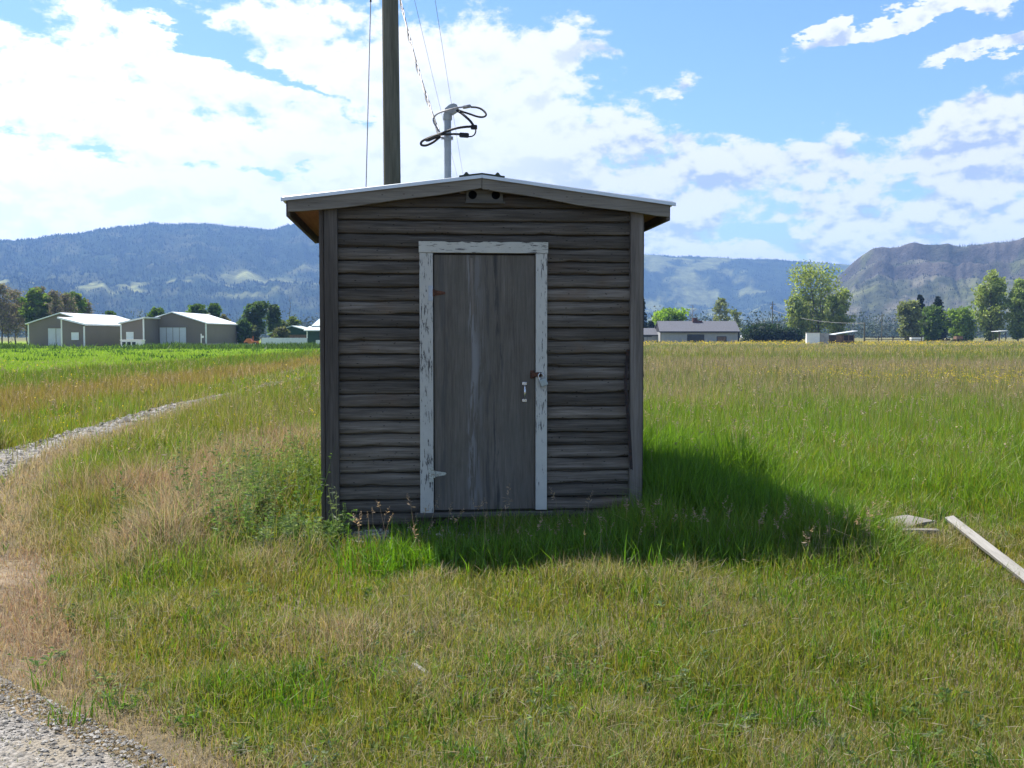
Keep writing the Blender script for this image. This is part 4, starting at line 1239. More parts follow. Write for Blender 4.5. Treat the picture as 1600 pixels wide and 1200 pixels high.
panel_door(barn2, X(250.8, d2) - bx, X(291.4, d2) - bx, 0, .05, Z(511.6, d2), 4, M_WDOOR, M_TAN)
window(barn2, X(199, d1) - bx, X(208.5, d1) - bx, -6, Z(529.5, d1), Z(519.6, d1), M_WIN, M_WTRIM)
# low white cabinet with three openings
d = 137.0; x0, x1 = X(188.7, d), X(221.5, d)
cab = thing("equipment_box", "low white box with three dark square openings in front of the barns", "equipment box", (x0, d, 0))
w = x1 - x0; hgt = Z(530.8, d)
mb = MB(); mb.box(0, w, 0, 1.3, 0, hgt - .12, .02); mb.build("cabinet", M_WHITEB, cab)
MB().box(-.06, w + .06, -.06, 1.36, hgt - .119, hgt, .02).build("lid", M_WHITEB, cab)
for k in range(3):
    a = w * (.085 + .235 * k)
    MB().box(a, a + w * .165, -.03, -.002, .22, hgt - .30).build("opening", M_GLASS, cab)
# post with a small box by the right barn
d = 136.0
sp0 = thing("meter_post", "slim white post with a small white box before the taupe barn wall", "post", (X(314.8, d), d, 0))
MB().box(-.05, .05, -.05, .05, 0, Z(521.5, d)).build("post", M_WHITEB, sp0)
MB().box(.051, .32, -.12, .10, Z(528, d), Z(524.6, d)).build("meter_box", M_WHITEB, sp0)
# low rail fence
d = 134.0
fx0, fx1 = X(315, d), X(400, d)
rf = thing("rail_fence", "low pale rail fence in front of the right taupe barn", "fence", (fx0, d, 0))
mb = MB(); mb.box(0, fx1 - fx0, -.04, .04, .38, .50); mb.box(0, fx1 - fx0, -.04, .04, .12, .2); mb.build("rail", M_GREYB, rf)
k = 0.0
while k < fx1 - fx0 + .01:
    MB().box(k - .06, k + .06, .041, .16, 0, .62).build("post", M_GREYB, rf); k += 2.35
# orange machine
d = 142.0; xx = X(393.5, d)
om = thing("farm_implement", "small orange farm implement standing left of the white board fence", "farm machine", (xx, d, 0))
mb = MB(); mb.box(-.95, .9, -.5, .5, .42, .78, .04); mb.poly_prism([(-.9, -.4, .78), (.1, -.4, .78), (-.1, -.4, 1.15), (-.6, -.4, 1.15)], (0, .8, 0)); mb.build("body", M_ORANGE, om)
MB().tube([(.2, 0, .78), (.22, 0, 1.5)], .05, 8).build("lever", M_ORANGE, om); MB().box(.9, 2.2, -.06, .06, .45, .57).build("drawbar", M_ORANGE, om)
for sx in (-.6, .6):
    for sy in (-.62, .5):
        MB().tube([(sx, sy, .32), (sx, sy + .14, .32)], .32, 14).build("wheel", M_TYRE, om)
# white board fence
d = 128.0; fx0, fx1 = X(409, d), X(480, d)
wf = thing("board_fence", "solid white board fence panel left of the dark green barn", "fence", (fx0, d, 0))
L_ = fx1 - fx0; ht = Z(527.8, d)
mb = MB(); k = 0
rr = random.Random(8)
while k < L_ - .01:
    mb.box(k + .005, min(k + .195, L_), -.02, .02, .03, ht - rr.uniform(0, .02)); k += .2
mb.build("boards", M_WHITEB, wf)
for k in range(4): MB().box(L_ * k / 3 - .06, L_ * k / 3 + .06, .021, .14, 0, ht - .05).build("post", M_GREYB, wf)
fx0, fx1 = X(494, d), X(560, d)
wf2 = thing("board_fence", "solid white board fence piece right of the dark green barn, cut by the shed corner", "fence", (fx0, d, 0))
mb = MB(); k = 0; L_ = fx1 - fx0; ht = Z(531.2, d)
while k < L_ - .01:
    mb.box(k + .005, min(k + .195, L_), -.02, .02, .03, ht - rr.uniform(0, .02)); k += .2
mb.build("boards", M_WHITEB, wf2)
for k in range(4): MB().box(L_ * k / 3 - .06, L_ * k / 3 + .06, .021, .14, 0, ht - .05).build("post", M_GREYB, wf2)
# green barn partly behind the shed
d = 132.0; bx = X(480, d)
gb = thing("green_barn", "dark green barn with pale two tier roof, its right side hidden behind the shed", "barn", (bx, d, 0))
MB().box(0, 11, 0, 9, 0, Z(517.0, d)).build("lower_wall", M_GREENW, gb)
z1, z2 = Z(517.3, d), Z(511.0, d)
MB().poly_prism([(-.35, -.4, z1), (11.3, -.4, z1), (11.3, 1.6, z2), (-.0, 1.6, z2)], (0, 0, .12)).build("lower_roof", M_PALEROOF, gb)
MB().box(.7, 10.5, 1.601, 8, Z(517.0, d) - .3, Z(510, d)).build("upper_wall", M_GREENW, gb)
z3, z4 = Z(510.2, d), Z(496, d)
MB().poly_prism([(.35, 1.2, z3), (10.9, 1.2, z3), (10.9, 4.8, z4), (.95, 4.8, z4)], (0, 0, .12)).build("upper_roof", M_PALEROOF, gb)
MB().poly_prism([(.36, 8.4, z3), (.96, 4.81, z4), (10.9, 4.81, z4), (10.9, 8.4, z3)], (0, 0, .12)).build("rear_roof", M_PALEROOF, gb)
MB().box(-.04, .08, -.06, .04, 0, z1 - .02).build("corner_trim", M_WTRIM, gb)
window(gb, 3.0, 4.2, 0, 1.0, 1.9, M_GLASS, M_WTRIM)
# low green gabled shed behind the white fence
d = 150.0; bx = X(457, d)
gs = thing("gabled_shed", "low shed with dark green gable and brown wall behind the white board fence", "outbuilding", (bx, d, 0))
xl, xr_ = X(424, d) - bx, X(479, d) - bx
MB().box(xl, xr_, 0, 7, 0, Z(523.0, d)).build("wall", M_BROWNW, gs)
MB().poly_prism([(xl - .2, -.1, Z(523, d) + .01), (xr_ + .2, -.1, Z(523, d) + .01), (xr_ + .2, -.1, Z(518.5, d)), (0, -.1, Z(510.5, d)), ], (0, 7.2, 0)).build("gable", M_GREENW, gs)
mb = MB()
zt = Z(510, d)
mb.poly_prism([(0, -.4, zt), (xl - .6, -.4, Z(522.8, d)), (xl - .6, -.4, Z(522.8, d) + .12), (0, -.4, zt + .12)], (0, 7.8, 0))
mb.poly_prism([(0, -.4, zt), (xr_ + .5, -.4, Z(518.0, d)), (xr_ + .5, -.4, Z(518.0, d) + .12), (0, -.4, zt + .12)], (0, 7.8, 0))
mb.build("roof", M_PALEROOF, gs)

# grey bungalow right of the shed
d = 200.0; bx = X(1032, d); gr = .25
hs_ = thing("bungalow", "low grey bungalow with dark shingle roof and small brick chimney beyond the field", "house", (bx, d, gr))
wz = Z(518.6, d) - gr; L_ = X(1153, d) - bx
MB().box(0, L_, 0, 8.5, 0, wz).build("wall", M_GREYW, hs_)
zr_ = Z(505, d) - gr + .35
mb = MB()
mb.poly_prism([(-.3, -.5, wz - .02), (L_ + .3, -.5, wz - .02), (L_ + .35, 4.2, zr_), (-.1, 4.2, zr_)], (0, 0, .14))
mb.poly_prism([(-.1, 4.201, zr_), (L_ + .35, 4.201, zr_), (L_ + .3, 9, wz - .02), (-.3, 9, wz - .02)], (0, 0, .14))
roof_ = mb.build("roof", M_SHING, hs_)
MB().box(-.32, L_ + .32, -.58, -.505, wz - .16, wz + .12).build("fascia", M_DKTRIM, hs_)
for sx in (0, L_):
    MB().poly_prism([(sx - .02, 0, wz), (sx - .02, 8.5, wz), (sx - .02, 4.2, zr_ - .05)], (.04, 0, 0)).build("gable", M_DKTRIM, hs_)
for k in (0, L_): MB().box(k - .06, k + .06, -.05, .02, 0, wz - .05).build("corner_trim", M_DKTRIM, hs_)
cx0, cx1 = X(1087.5, d) - bx, X(1094.5, d) - bx
ch = MB().box(cx0, cx1, 3.6, 4.6, zr_ - .6, Z(500.5, d) - gr + .55, .02).build("chimney", M_BRICK, roof_)
MB().box(cx0 - .1, cx1 + .9, 3.4, 4.8, zr_ - .5, zr_ + .22, .02).build("chimney_base", M_BRICK, roof_)
window(hs_, X(1074.5, d) - bx, X(1099, d) - bx, 0, Z(534.4, d) - gr, Z(523.6, d) - gr, M_GLASS, M_DKTRIM, .12)
window(hs_, X(1120.5, d) - bx, X(1133.7, d) - bx, 0, Z(533, d) - gr, Z(526.5, d) - gr, M_BROWNW, M_DKTRIM, .12)
MB().box(L_ + .12, L_ + .42, .8, 1.1, 0, wz + .6).build("downpipe", M_DKTRIM, hs_)
d = 204.0; ax = X(985, d)
an_ = thing("garage", "low grey garage with dark shingle roof against the left end of the bungalow", "garage", (ax, d, gr))
L_ = X(1030.5, d) - ax; wz = Z(523.8, d) - gr
MB().box(0, L_, 0, 6, 0, wz).build("wall", M_GREYW, an_)
mb = MB(); zr_ = Z(515, d) - gr + .2
mb.poly_prism([(-.3, -.4, wz - .02), (L_ + .1, -.4, wz - .02), (L_ + .1, 3, zr_), (-.3, 3, zr_)], (0, 0, .12))
mb.poly_prism([(-.3, 3.001, zr_), (L_ + .1, 3.001, zr_), (L_ + .1, 6.4, wz - .02), (-.3, 6.4, wz - .02)], (0, 0, .12))
mb.build("roof", M_SHING, an_)
MB().box(-.3, L_ + .1, -.47, -.405, wz - .12, wz + .1).build("fascia", M_DKTRIM, an_)
panel_door(an_, L_ - 4.6, L_ - 1.8, 0, .02, wz - .35, 4, M_GREYW, M_DKTRIM)
# car by the house
d = 212.0; cx = X(1163, d)
car = thing("parked_car", "small white car parked between the bungalow and the dark hedge", "car", (cx, d, gr), R(78))
P_ = [(-2.0, .35), (2.0, .35), (2.05, .62), (1.9, .86), (1.15, .96), (.55, 1.42), (-1.1, 1.45), (-1.75, 1.0), (-2.05, .9)]
MB().poly_prism([(a, -.82, b) for a, b in P_], (0, 1.64, 0)).build("body", M_CARW, car)
mb = MB()
for sy in (-.83, .822): mb.poly_prism([(.95, sy, .98), (.50, sy, 1.36), (-1.05, sy, 1.38), (-1.5, sy, 1.0)], (0, .008, 0))
mb.poly_prism([(1.18, -.7, .99), (1.18, .7, .99), (.60, .62, 1.40), (.60, -.62, 1.40)], (.012, 0, .012))
mb.poly_prism([(-1.76, -.7, 1.02), (-1.76, .7, 1.02), (-1.14, .62, 1.42), (-1.14, -.62, 1.42)], (-.012, 0, .012))
mb.build("window", M_GLASS, car)
for sx in (-1.25, 1.3):
    for sy in (-.86, .68): MB().tube([(sx, sy, .31), (sx, sy + .18, .31)], .31, 14).build("wheel", M_TYRE, car)
# white cube shed and lean-to shelter
d = 170.0; gr2 = .2
bx = X(1260.3, d)
ws = thing("white_shed", "small flat topped white shed standing left of the wooden animal shelter", "outbuilding", (bx, d, gr2), R(-10))
w = X(1279.6, d) - bx; hgt = Z(520.3, d) - gr2
MB().box(0, w, 0, .08, 0, hgt, .01).build("front_wall", M_WHITEB, ws)
MB().box(.02, w - .02, .081, 2.2, 0, hgt - .03, .01).build("wall", M_WHITEB, ws)
MB().box(w - .019, w + .03, .03, 2.3, .02, hgt - .02, .005).build("side_wall", M_GREYB, ws)  # grey in place of white paints the shade on this side
MB().box(w + .031, w + 1.5, .35, 2.3, 0, hgt - .06, .01).build("grey_side", M_GREYB, ws)  # block carrying the painted shaded side further right
MB().box(-.05, w + .06, -.06, 2.4, hgt + .001, hgt + .07, .01).build("roof", M_GREYB, ws)
d = 176.0; bx = X(1293, d)
ls = thing("animal_shelter", "open wooden animal shelter with tilted pale metal roof right of the white shed", "shelter", (bx, d, gr2))
MB().box(0, 1.45, 0, 2, 0, Z(523.5, d) - gr2).build("bay_wall", M_DARKW, ls)
MB().box(-.1, 1.5, -.2, 2.2, Z(523.4, d) - gr2, Z(522.4, d) - gr2).build("bay_roof", M_WROOF, ls)
zl_, zr_ = Z(522.8, d) - gr2, Z(518.2, d) - gr2
MB().box(1.46, 2.6, .1, 2.4, 0, zl_ - .1).build("board_wall", M_BROWNW, ls)
MB().box(2.61, 4.6, .6, 2.4, 0, zl_ - .1).build("back_wall", M_DARKW, ls)
for k in (2.66, 3.6, 4.5): MB().box(k - .06, k + .06, -.02, .1, 0, zl_ + .05).build("post", M_BROWNW, ls)
MB().box(2.7, 4.45, 0.0, .06, .35, .55).build("rail", M_BROWNW, ls)
MB().poly_prism([(1.2, -.4, zl_), (5.0, -.4, zr_ + .05), (5.0, -.4, zr_ + .17), (1.2, -.4, zl_ + .12)], (0, 3.2, 0)).build("roof", M_WROOF, ls)
# far poles and line
def far_pole(u, v, d, label, arm, r=.14, base=.2):
    x = X(u, d); h = Z(v, d) - base
    p = thing("utility_pole", label, "utility pole", (x, d, base))
    MB().tube([(0, 0, -.2), (0, 0, h * .5), (0, 0, h)], [r, r * .85, r * .65], 10).build("pole_shaft", M_POLE, p)
    if arm:
        MB().box(-.7, .7, -.16, -.06, h - .75, h - .62).build("crossarm", M_POLE, p)
        MB().lathe([(.16, 0), (.22, .05), (.22, .7), (.14, .78)], (-.34, -.14, h - 1.9), 12).build("transformer", M_GALV_PIPE, p)
        MB().lathe([(.03, 0), (.06, .03), (.05, .12)], (.5, -.11, h - .62), 8).build("insulator", M_LOCK, p)
    return p
far_pole(1206, 471, 250, "thin distant utility pole with small transformer behind the dark hedge", True, .16)
far_pole(1350, 503.5, 185, "short dark post standing alone right of the animal shelter roof", False, .17)
far_pole(1377, 489, 240, "thin distant pole between the animal shelter and the dark pines", True, .12)
for (p, q, nm) in ((at(1206, 484, 250), at(1350, 505, 185), "sagging overhead wire running from the hedge pole down to the short post"),):
    o = thing("overhead_wire", nm, "overhead wire", p)
    P = []
    for i in range(31):
        t = i / 30; w_ = p.lerp(q, t); w_.z -= 1.7 * 4 * t * (1 - t) * .55
        P.append(w_ - p)
    MB().tube(P, .035, 5).build("wire", M_CABLE_GREY, o)
# paddock rail and white trough right
d = 190.0
pr = thing("paddock_fence", "low dark paddock rail fence between the short post and the pines", "fence", (X(1350, d), d, .25))
L_ = X(1440, d) - X(1350, d)
mb = MB(); mb.box(0, L_, -.05, .05, 1.0, 1.14); mb.box(0, L_, -.05, .05, .5, .62); mb.build("rail", M_DARKW, pr)
k = 0.0
while k < L_ + .1: MB().box(k - .07, k + .07, .051, .2, 0, 1.25).build("post", M_DARKW, pr); k += 2.67
d = 196.0
tr_ = thing("water_trough", "long low white trough in front of the pale willow by the paddock", "trough", (X(1424, d), d, .25))
w = X(1442, d) - X(1424, d); mb = MB()
mb.poly_prism([(0, 0, .35), (w, 0, .35), (w + .1, 0, 1.05), (-.1, 0, 1.05)], (0, .06, 0)); mb.poly_prism([(0, .9, .35), (w, .9, .35), (w + .1, .9, 1.05), (-.1, .9, 1.05)], (0, .06, 0))
mb.box(-.05, 0.02, .061, .899, .36, 1.04); mb.box(w - .02, w + .05, .061, .899, .36, 1.04); mb.box(0.021, w - .021, .061, .899, .36, .45)
mb.build("tank", M_WHITEB, tr_)
for k in (.2, w - .3): MB().box(k, k + .12, .1, .86, 0, .349).build("leg", M_GREYB, tr_)
d = 205.0
wg = thing("farm_wagon", "small brown farm wagon standing before the bright green bushes at right", "wagon", (X(1494, d), d, .25))
w = X(1504, d) - X(1494, d)
mb = MB(); mb.box(0, w, 0, 1.5, .6, .72); mb.box(0, w, 0, .06, .721, 1.2); mb.box(0, w, 1.44, 1.5, .721, 1.2); mb.box(0, .06, .061, 1.439, .721, 1.2); mb.build("bed", M_BROWNW, wg)
mb = MB(); mb.box(w, w + 1.1, .7, .8, .5, .6); mb.build("drawbar", M_DARKW, wg)
for sx in (.25, w - .25):
    for sy in (-.18, 1.52): MB().tube([(sx, sy, .3), (sx, sy + .16, .3)], .3, 14).build("wheel", M_TYRE, wg)
d = 214.0
cp_ = thing("carport", "small white roofed carport under the tall poplars at far right", "carport", (X(1560, d), d, .25))
w = X(1570.5, d) - X(1560, d)
MB().poly_prism([(-.3, -.3, 2.15), (w + .3, -.3, 2.3), (w + .3, -.3, 2.4), (-.3, -.3, 2.25)], (0, 3.2, 0)).build("roof", M_WROOF, cp_)
for sx in (0, w):
    for sy in (0, 2.6): MB().box(sx - .05, sx + .05, sy - .05, sy + .05, 0, 2.16).build("post", M_DARKW, cp_)

# ------------------------------------------------------------------ trees
M_BARK = simple_mat("grey brown bark", (0.10, 0.085, 0.07), .95, 0, .4, 5.0)
M_PALEBARK = simple_mat("pale cottonwood bark", (0.24, 0.215, 0.18), .95, 0, .3, 5.0)
M_TWIG = simple_mat("bare grey twigs", (0.21, 0.175, 0.155), .95, 0, .3, 5.0)
def leaf_cloud(C, n_each, rad, size, cols, r, squash=.8):
    """n_each small leaf sprays round every centre of C"""
    k = len(C); n = k * n_each
    cen = np.repeat(C, n_each, 0)
    off = np.clip(r.normal(0, 1, (n, 3)), -1.7, 1.7); off *= (np.repeat(rad, n_each) * .55)[:, None]; off[:, 2] *= squash
    p = cen + off
    s = size * r.uniform(.55, 1.35, n)
    a = r.normal(0, 1, (n, 3)); a /= np.linalg.norm(a, axis=1)[:, None]
    b = np.cross(a, r.normal(0, 1, (n, 3))); b /= np.linalg.norm(b, axis=1)[:, None]
    a = a * s[:, None]; b = b * (s * r.uniform(.45, .8, n))[:, None]
    V = np.stack([p - a, p - b * .8 + a * .1, p + a, p + b * .8 + a * .1], 1)
    F = np.arange(n * 4).reshape(n, 4)
    cc = cols[r.integers(0, len(cols), k)] * r.uniform(.75, 1.25, (k, 1))
    cc = np.repeat(cc, n_each, 0) * r.uniform(.8, 1.2, (n, 1))
    return V.reshape(-1, 3), F, np.repeat(cc, 4, 0)
def envelope(kind, t):
    if kind == 'round': return np.sqrt(np.clip(1 - (2 * t - 1) ** 2, 0, 1)) ** .8
    if kind == 'poplar': return np.clip(np.sin(np.clip(t * .93 + .07, 0, 1) * math.pi) ** .65, 0, 1) * (1 - .25 * t)
    if kind == 'vase': return np.clip((.50 + .55 * t) * np.sqrt(np.clip(1 - t ** 5, 0, 1)), 0, 1)
    if kind == 'tall': return np.clip((1 - t) ** .45 * (t + .12) ** .25 * 1.05, 0, 1)
    return np.ones_like(t)
def tree(name, label, u, vtop, d, wpx, kind, cols, base=.2, seed=0, leaf=.36, nlimb=26, each=46, c0=.18, trunk_mat=None, stems=1, open_=0.0, group=None, cat="tree", clump=1.0):
    r = np.random.default_rng(seed + 100)
    x = X(u, d); h = Z(vtop, d) - base; rad = wpx / 1600 * d / 2
    rot = r.uniform(0, 6.28)
    o = thing(name, label, cat, (x, d, base), 0, group)
    tm = trunk_mat or M_BARK
    mb = MB(); tips = []; trad = []
    sbase = []
    for s in range(stems):
        an = rot + 2 * math.pi * s / max(stems, 1); sp = 0 if stems == 1 else rad * .42
        top = np.array((math.cos(an) * sp * r.uniform(.6, 1.2), math.sin(an) * sp, h * (.97 if s == 0 else r.uniform(.75, .95))))
        st = np.array((math.cos(an) * sp * .12, math.sin(an) * sp * .12, -.2))
        P = []
        for k in range(9):
            t = k / 8
            p = st + (top - st) * t + np.array((r.normal(0, .012), r.normal(0, .012), 0)) * h * (t * (1 - t) * 4) ** .5
            P.append(p)
        tr = max(.10, h * .017) * (1 if stems == 1 else .75)
        mb.tube(P, [tr * (1 - .86 * k / 8) for k in range(9)], 7)
        sbase.append(P)
        nl = nlimb // stems
        for q in range(nl):
            t = c0 + (1 - c0) * ((q + r.uniform(.1, .9)) / nl)
            P0 = np.array(P[min(int(t * 8), 7)]) + (np.array(P[min(int(t * 8) + 1, 8)]) - np.array(P[min(int(t * 8), 7)])) * (t * 8 - int(t * 8))
            te = (t - c0) / (1 - c0)
            reach = rad * float(envelope(kind, np.array(te))) * r.uniform(.55, 1.06)
            an2 = q * 2.4 + r.uniform(-.5, .5) + rot
            cenx = P0 * np.array((1, 1, 0))
            end = np.array((math.cos(an2) * reach, math.sin(an2) * reach, 0)) * (1 if stems == 1 else .75) + cenx * (1 if stems == 1 else .8)
            rise = {'round': .30, 'poplar': .75, 'vase': .9, 'tall': .65}.get(kind, .4)
            end[2] = min(P0[2] + reach * rise * r.uniform(.4, 1.2), h * .985)
            mid = (P0 + end) / 2 + np.array((0, 0, -reach * .06)) + r.normal(0, .04, 3) * reach
            lr = max(.03, tr * .38 * (1 - te * .6))
            mb.tube([P0, mid, end], [lr, lr * .6, lr * .2], 5)
            if r.random() < open_: continue
            for f in (.42, .72, 1.0):
                if f < .5 and r.random() < .45: continue
                c = P0 + (end - P0) * f + r.normal(0, .10, 3) * reach * np.array((1, 1, .6))
                c[2] = max(c[2], .3)
                tips.append(c); trad.append(max(.5, rad * r.uniform(.20, .40) * clump))
    mb.build("trunk", tm, o)
    C = np.array(tips); RD = np.array(trad)
    Vv, Ff, cc = leaf_cloud(C, each, RD, leaf, np.array(cols) * (1.5 if max(cols[0]) < .11 and cols is not G_DARK else 1.22 if cols is not G_DARK else 1.0), r)
    Vv[:, 2] = np.clip(Vv[:, 2], .05, None)
    np_mesh("crown", Vv, Ff, M_LEAF, cc, o)
    return o
def conifer(name, label, u, vtop, d, wpx, cols, base=.2, seed=0, group=None, c0=.06):
    r = np.random.default_rng(seed + 300)
    x = X(u, d); h = Z(vtop, d) - base; rad = wpx / 1600 * d / 2
    o = thing(name, label, "tree", (x, d, base), 0, group)
    mb = MB(); mb.tube([(0, 0, -.2), (0, 0, h * .5), (0, 0, h * .98)], [h * .016, h * .010, .03], 8)
    C = []; RD = []
    nb = 60
    for q in range(nb):
        t = c0 + (1 - c0) * q / nb
        reach = rad * (1 - t) ** .75 * r.uniform(.55, 1.12) + .15
        an = q * 2.4 + r.uniform(-.4, .4); z = t * h
        e = np.array((math.cos(an) * reach, math.sin(an) * reach, z - reach * .18))
        mb.tube([(0, 0, z), e], [.05, .02], 4)
        for f in (.35, .65, .95): C.append(np.array((0, 0, z)) * (1 - f) + e * f); RD.append(.28 + .35 * reach * .6)
    C.append(np.array((0, 0, h * .985))); RD.append(.3)
    mb.build("trunk", M_BARK, o)
    Vv, Ff, cc = leaf_cloud(np.array(C), 26, np.array(RD), .30, np.array(cols), r, .6)
    Vv[:, 2] = np.clip(Vv[:, 2], .05, None)
    np_mesh("crown", Vv, Ff, M_NEEDLE, cc, o)
    return o
def bare_tree(name, label, u, vtop, d, wpx, base=0.0, seed=0, group=None, mat=None, nl=30, sub=6, leafcols=None, each=10, haze=None):
    r = np.random.default_rng(seed + 500)
    x = X(u, d); h = Z(vtop, d) - base; rad = wpx / 1600 * d / 2
    o = thing(name, label, "tree", (x, d, base), 0, group)
    mb = MB(); tw = MB(); C = []
    P = [np.array((r.normal(0, .012) * h * (k > 0), r.normal(0, .012) * h * (k > 0), -.2 + (h + .2) * k / 8)) for k in range(9)]
    tr = max(.09, h * .014)
    mb.tube(P, [tr * (1 - .88 * k / 8) for k in range(9)], 7)
    for q in range(nl):
        t = .18 + .80 * (q + r.uniform(0, 1)) / nl; i = min(int(t * 8), 7)
        P0 = P[i] + (P[i + 1] - P[i]) * (t * 8 - i)
        te = t; reach = rad * r.uniform(.5, 1.1) * (1 - te ** 3 * .7)
        an = q * 2.4 + r.uniform(-.6, .6)
        e = P0 + np.array((math.cos(an) * reach, math.sin(an) * reach, reach * r.uniform(.5, 1.3))); e[2] = min(e[2], h)
        m_ = (P0 + e) / 2 + r.normal(0, .06, 3) * reach
        mb.tube([P0, m_, e], [tr * .34 * (1 - te * .6) + .012, tr * .2 * (1 - te * .6) + .01, .012], 5)
        for s in range(sub):
            f = r.uniform(.25, 1); p = P0 + (e - P0) * f
            g2 = p + r.normal(0, .28, 3) * reach + np.array((0, 0, .15 * reach)); g2[2] = min(max(g2[2], .5), h * 1.01)
            tw.tube([p, (p + g2) / 2 + r.normal(0, .03, 3) * reach, g2], [.028, .02, .012], 3, False)
            C.append(g2); C.append((p + g2) / 2)
    mb.build("trunk", mat or M_BARK, o)
    tw.build("twigs", M_TWIG, o)
    if leafcols is not None:
        C = np.array(C); Vv, Ff, cc = leaf_cloud(C, each, np.full(len(C), rad * .20), .17, np.array(leafcols), r)
        Vv[:, 2] = np.clip(Vv[:, 2], .05, None)
        np_mesh("crown", Vv, Ff, M_LEAF, cc, o)
    return o
G_POP = [(.225, .260, .085), (.19, .23, .078), (.27, .30, .11), (.15, .195, .07)]
G_GREY = [(.160, .180, .095), (.135, .160, .078), (.19, .205, .115)]
G_BRIGHT = [(.170, .260, .026), (.145, .230, .024), (.195, .280, .036)]
G_MID = [(.090, .145, .040), (.075, .125, .034), (.110, .165, .046)]
G_DARK = [(.026, .048, .022), (.034, .058, .026), (.022, .040, .020)]
G_PINE = [(.020, .036, .020), (.028, .045, .022), (.018, .030, .018)]
G_CATKIN = [(.22, .185, .145), (.19, .165, .125), (.165, .17, .08)]
# right side
tree("round_tree", "bright yellow green round tree behind the bungalow roof", 1047, 487.5, 232, 50, 'round', G_BRIGHT, seed=1, leaf=.42, nlimb=34, each=60, c0=.25)
bare_tree("bare_tree", "leafless grey tree with thin spreading branches just left of the bungalow chimney", 1081, 476, 238, 26, base=.2, seed=2, mat=M_PALEBARK, nl=18, sub=4)
tree("pale_tree", "pale grey green open tree behind the right half of the bungalow roof", 1126, 466, 262, 36, 'poplar', G_GREY, seed=3, nlimb=22, each=26, leaf=.34, clump=.8)
tree("pale_tree", "low pale grey green tree showing above the right end of the bungalow roof", 1147, 483, 266, 24, 'round', G_GREY, seed=33, nlimb=16, each=20, leaf=.34, clump=.9)
conifer("conifer_tree", "dark conifer tree peeping out at the right edge of the shed", 1001, 462, 215, 26, G_PINE, seed=4, c0=.12)
conifer("conifer_tree", "low dark conifer beside the left end of the garage roof", 1017, 503, 226, 15, G_PINE, seed=44)
tree("hedge_bush", "broad rounded dark hedge bush right of the bungalow, larger of the two", 1194, 513.5, 206, 60, 'round', G_DARK, seed=5, leaf=.26, nlimb=60, each=70, c0=.02, cat="hedge", clump=1.0)
tree("hedge_bush", "smaller dark hedge bush between the big hedge and the white shed", 1236, 516.5, 206, 32, 'round', G_DARK, seed=6, leaf=.26, nlimb=44, each=60, c0=.02, cat="hedge", clump=1.0)
tree("poplar_tree", "tall many stemmed poplar with see through crown behind the white shed", 1272, 414, 232, 104, 'vase', G_POP, seed=7, nlimb=84, each=22, stems=6, c0=.12, leaf=.34, clump=.62, open_=.06)
tree("poplar_tree", "shorter leafy poplar leaning on the right flank of the tall many stemmed one", 1308, 452, 226, 52, 'poplar', G_POP, seed=8, nlimb=44, each=34, stems=3, c0=.06, leaf=.34, clump=.8)
tree("poplar_tree", "low leafy poplar on the left flank of the tall many stemmed one", 1246, 462, 228, 50, 'poplar', G_POP, seed=9, nlimb=40, each=36, stems=3, c0=.05, leaf=.34, clump=.85)
tree("willow_tree", "pale grey green rounded willow right of the distant pole", 1418, 470, 222, 44, 'poplar', G_GREY, seed=10, nlimb=40, each=36, stems=2, c0=.04, leaf=.32, clump=.9)
conifer("pine_tree", "slim dark pine rising behind the pale willow", 1436, 461, 240, 26, G_PINE, seed=11)
conifer("pine_tree", "broad dark pine, taller neighbour of the bright green bushes at right", 1464, 464, 236, 38, G_PINE, seed=12)
tree("leafy_tree", "mid green leafy tree standing in front of the broad dark pine", 1455, 480, 224, 34, 'round', G_MID, seed=13, nlimb=34, each=40, c0=.04, leaf=.32)
tree("green_bush", "bright green bushy tree between the dark pine and the tall poplars", 1500, 484, 232, 46, 'round', [(.16, .23, .045), (.135, .205, .042)], seed=14, nlimb=36, each=44, c0=.04, leaf=.34)
tree("poplar_tree", "tall leafy poplar, left and taller one of the pair at the right edge", 1546, 425, 228, 66, 'poplar', G_POP, seed=15, nlimb=70, each=40, stems=3, c0=.06, leaf=.34, clump=.75)
tree("poplar_tree", "leafy poplar with a notched top at the very right edge of the picture", 1590, 435, 224, 50, 'poplar', [(.16, .205, .065), (.185, .235, .075)], seed=16, nlimb=56, each=40, stems=2, c0=.05, leaf=.34, clump=.85)
tree("poplar_tree", "tall leafy poplar just beyond the right picture edge", 1634, 440, 230, 60, 'poplar', G_POP, seed=17, nlimb=44, each=40, stems=2, c0=.05, leaf=.34, clump=.85)
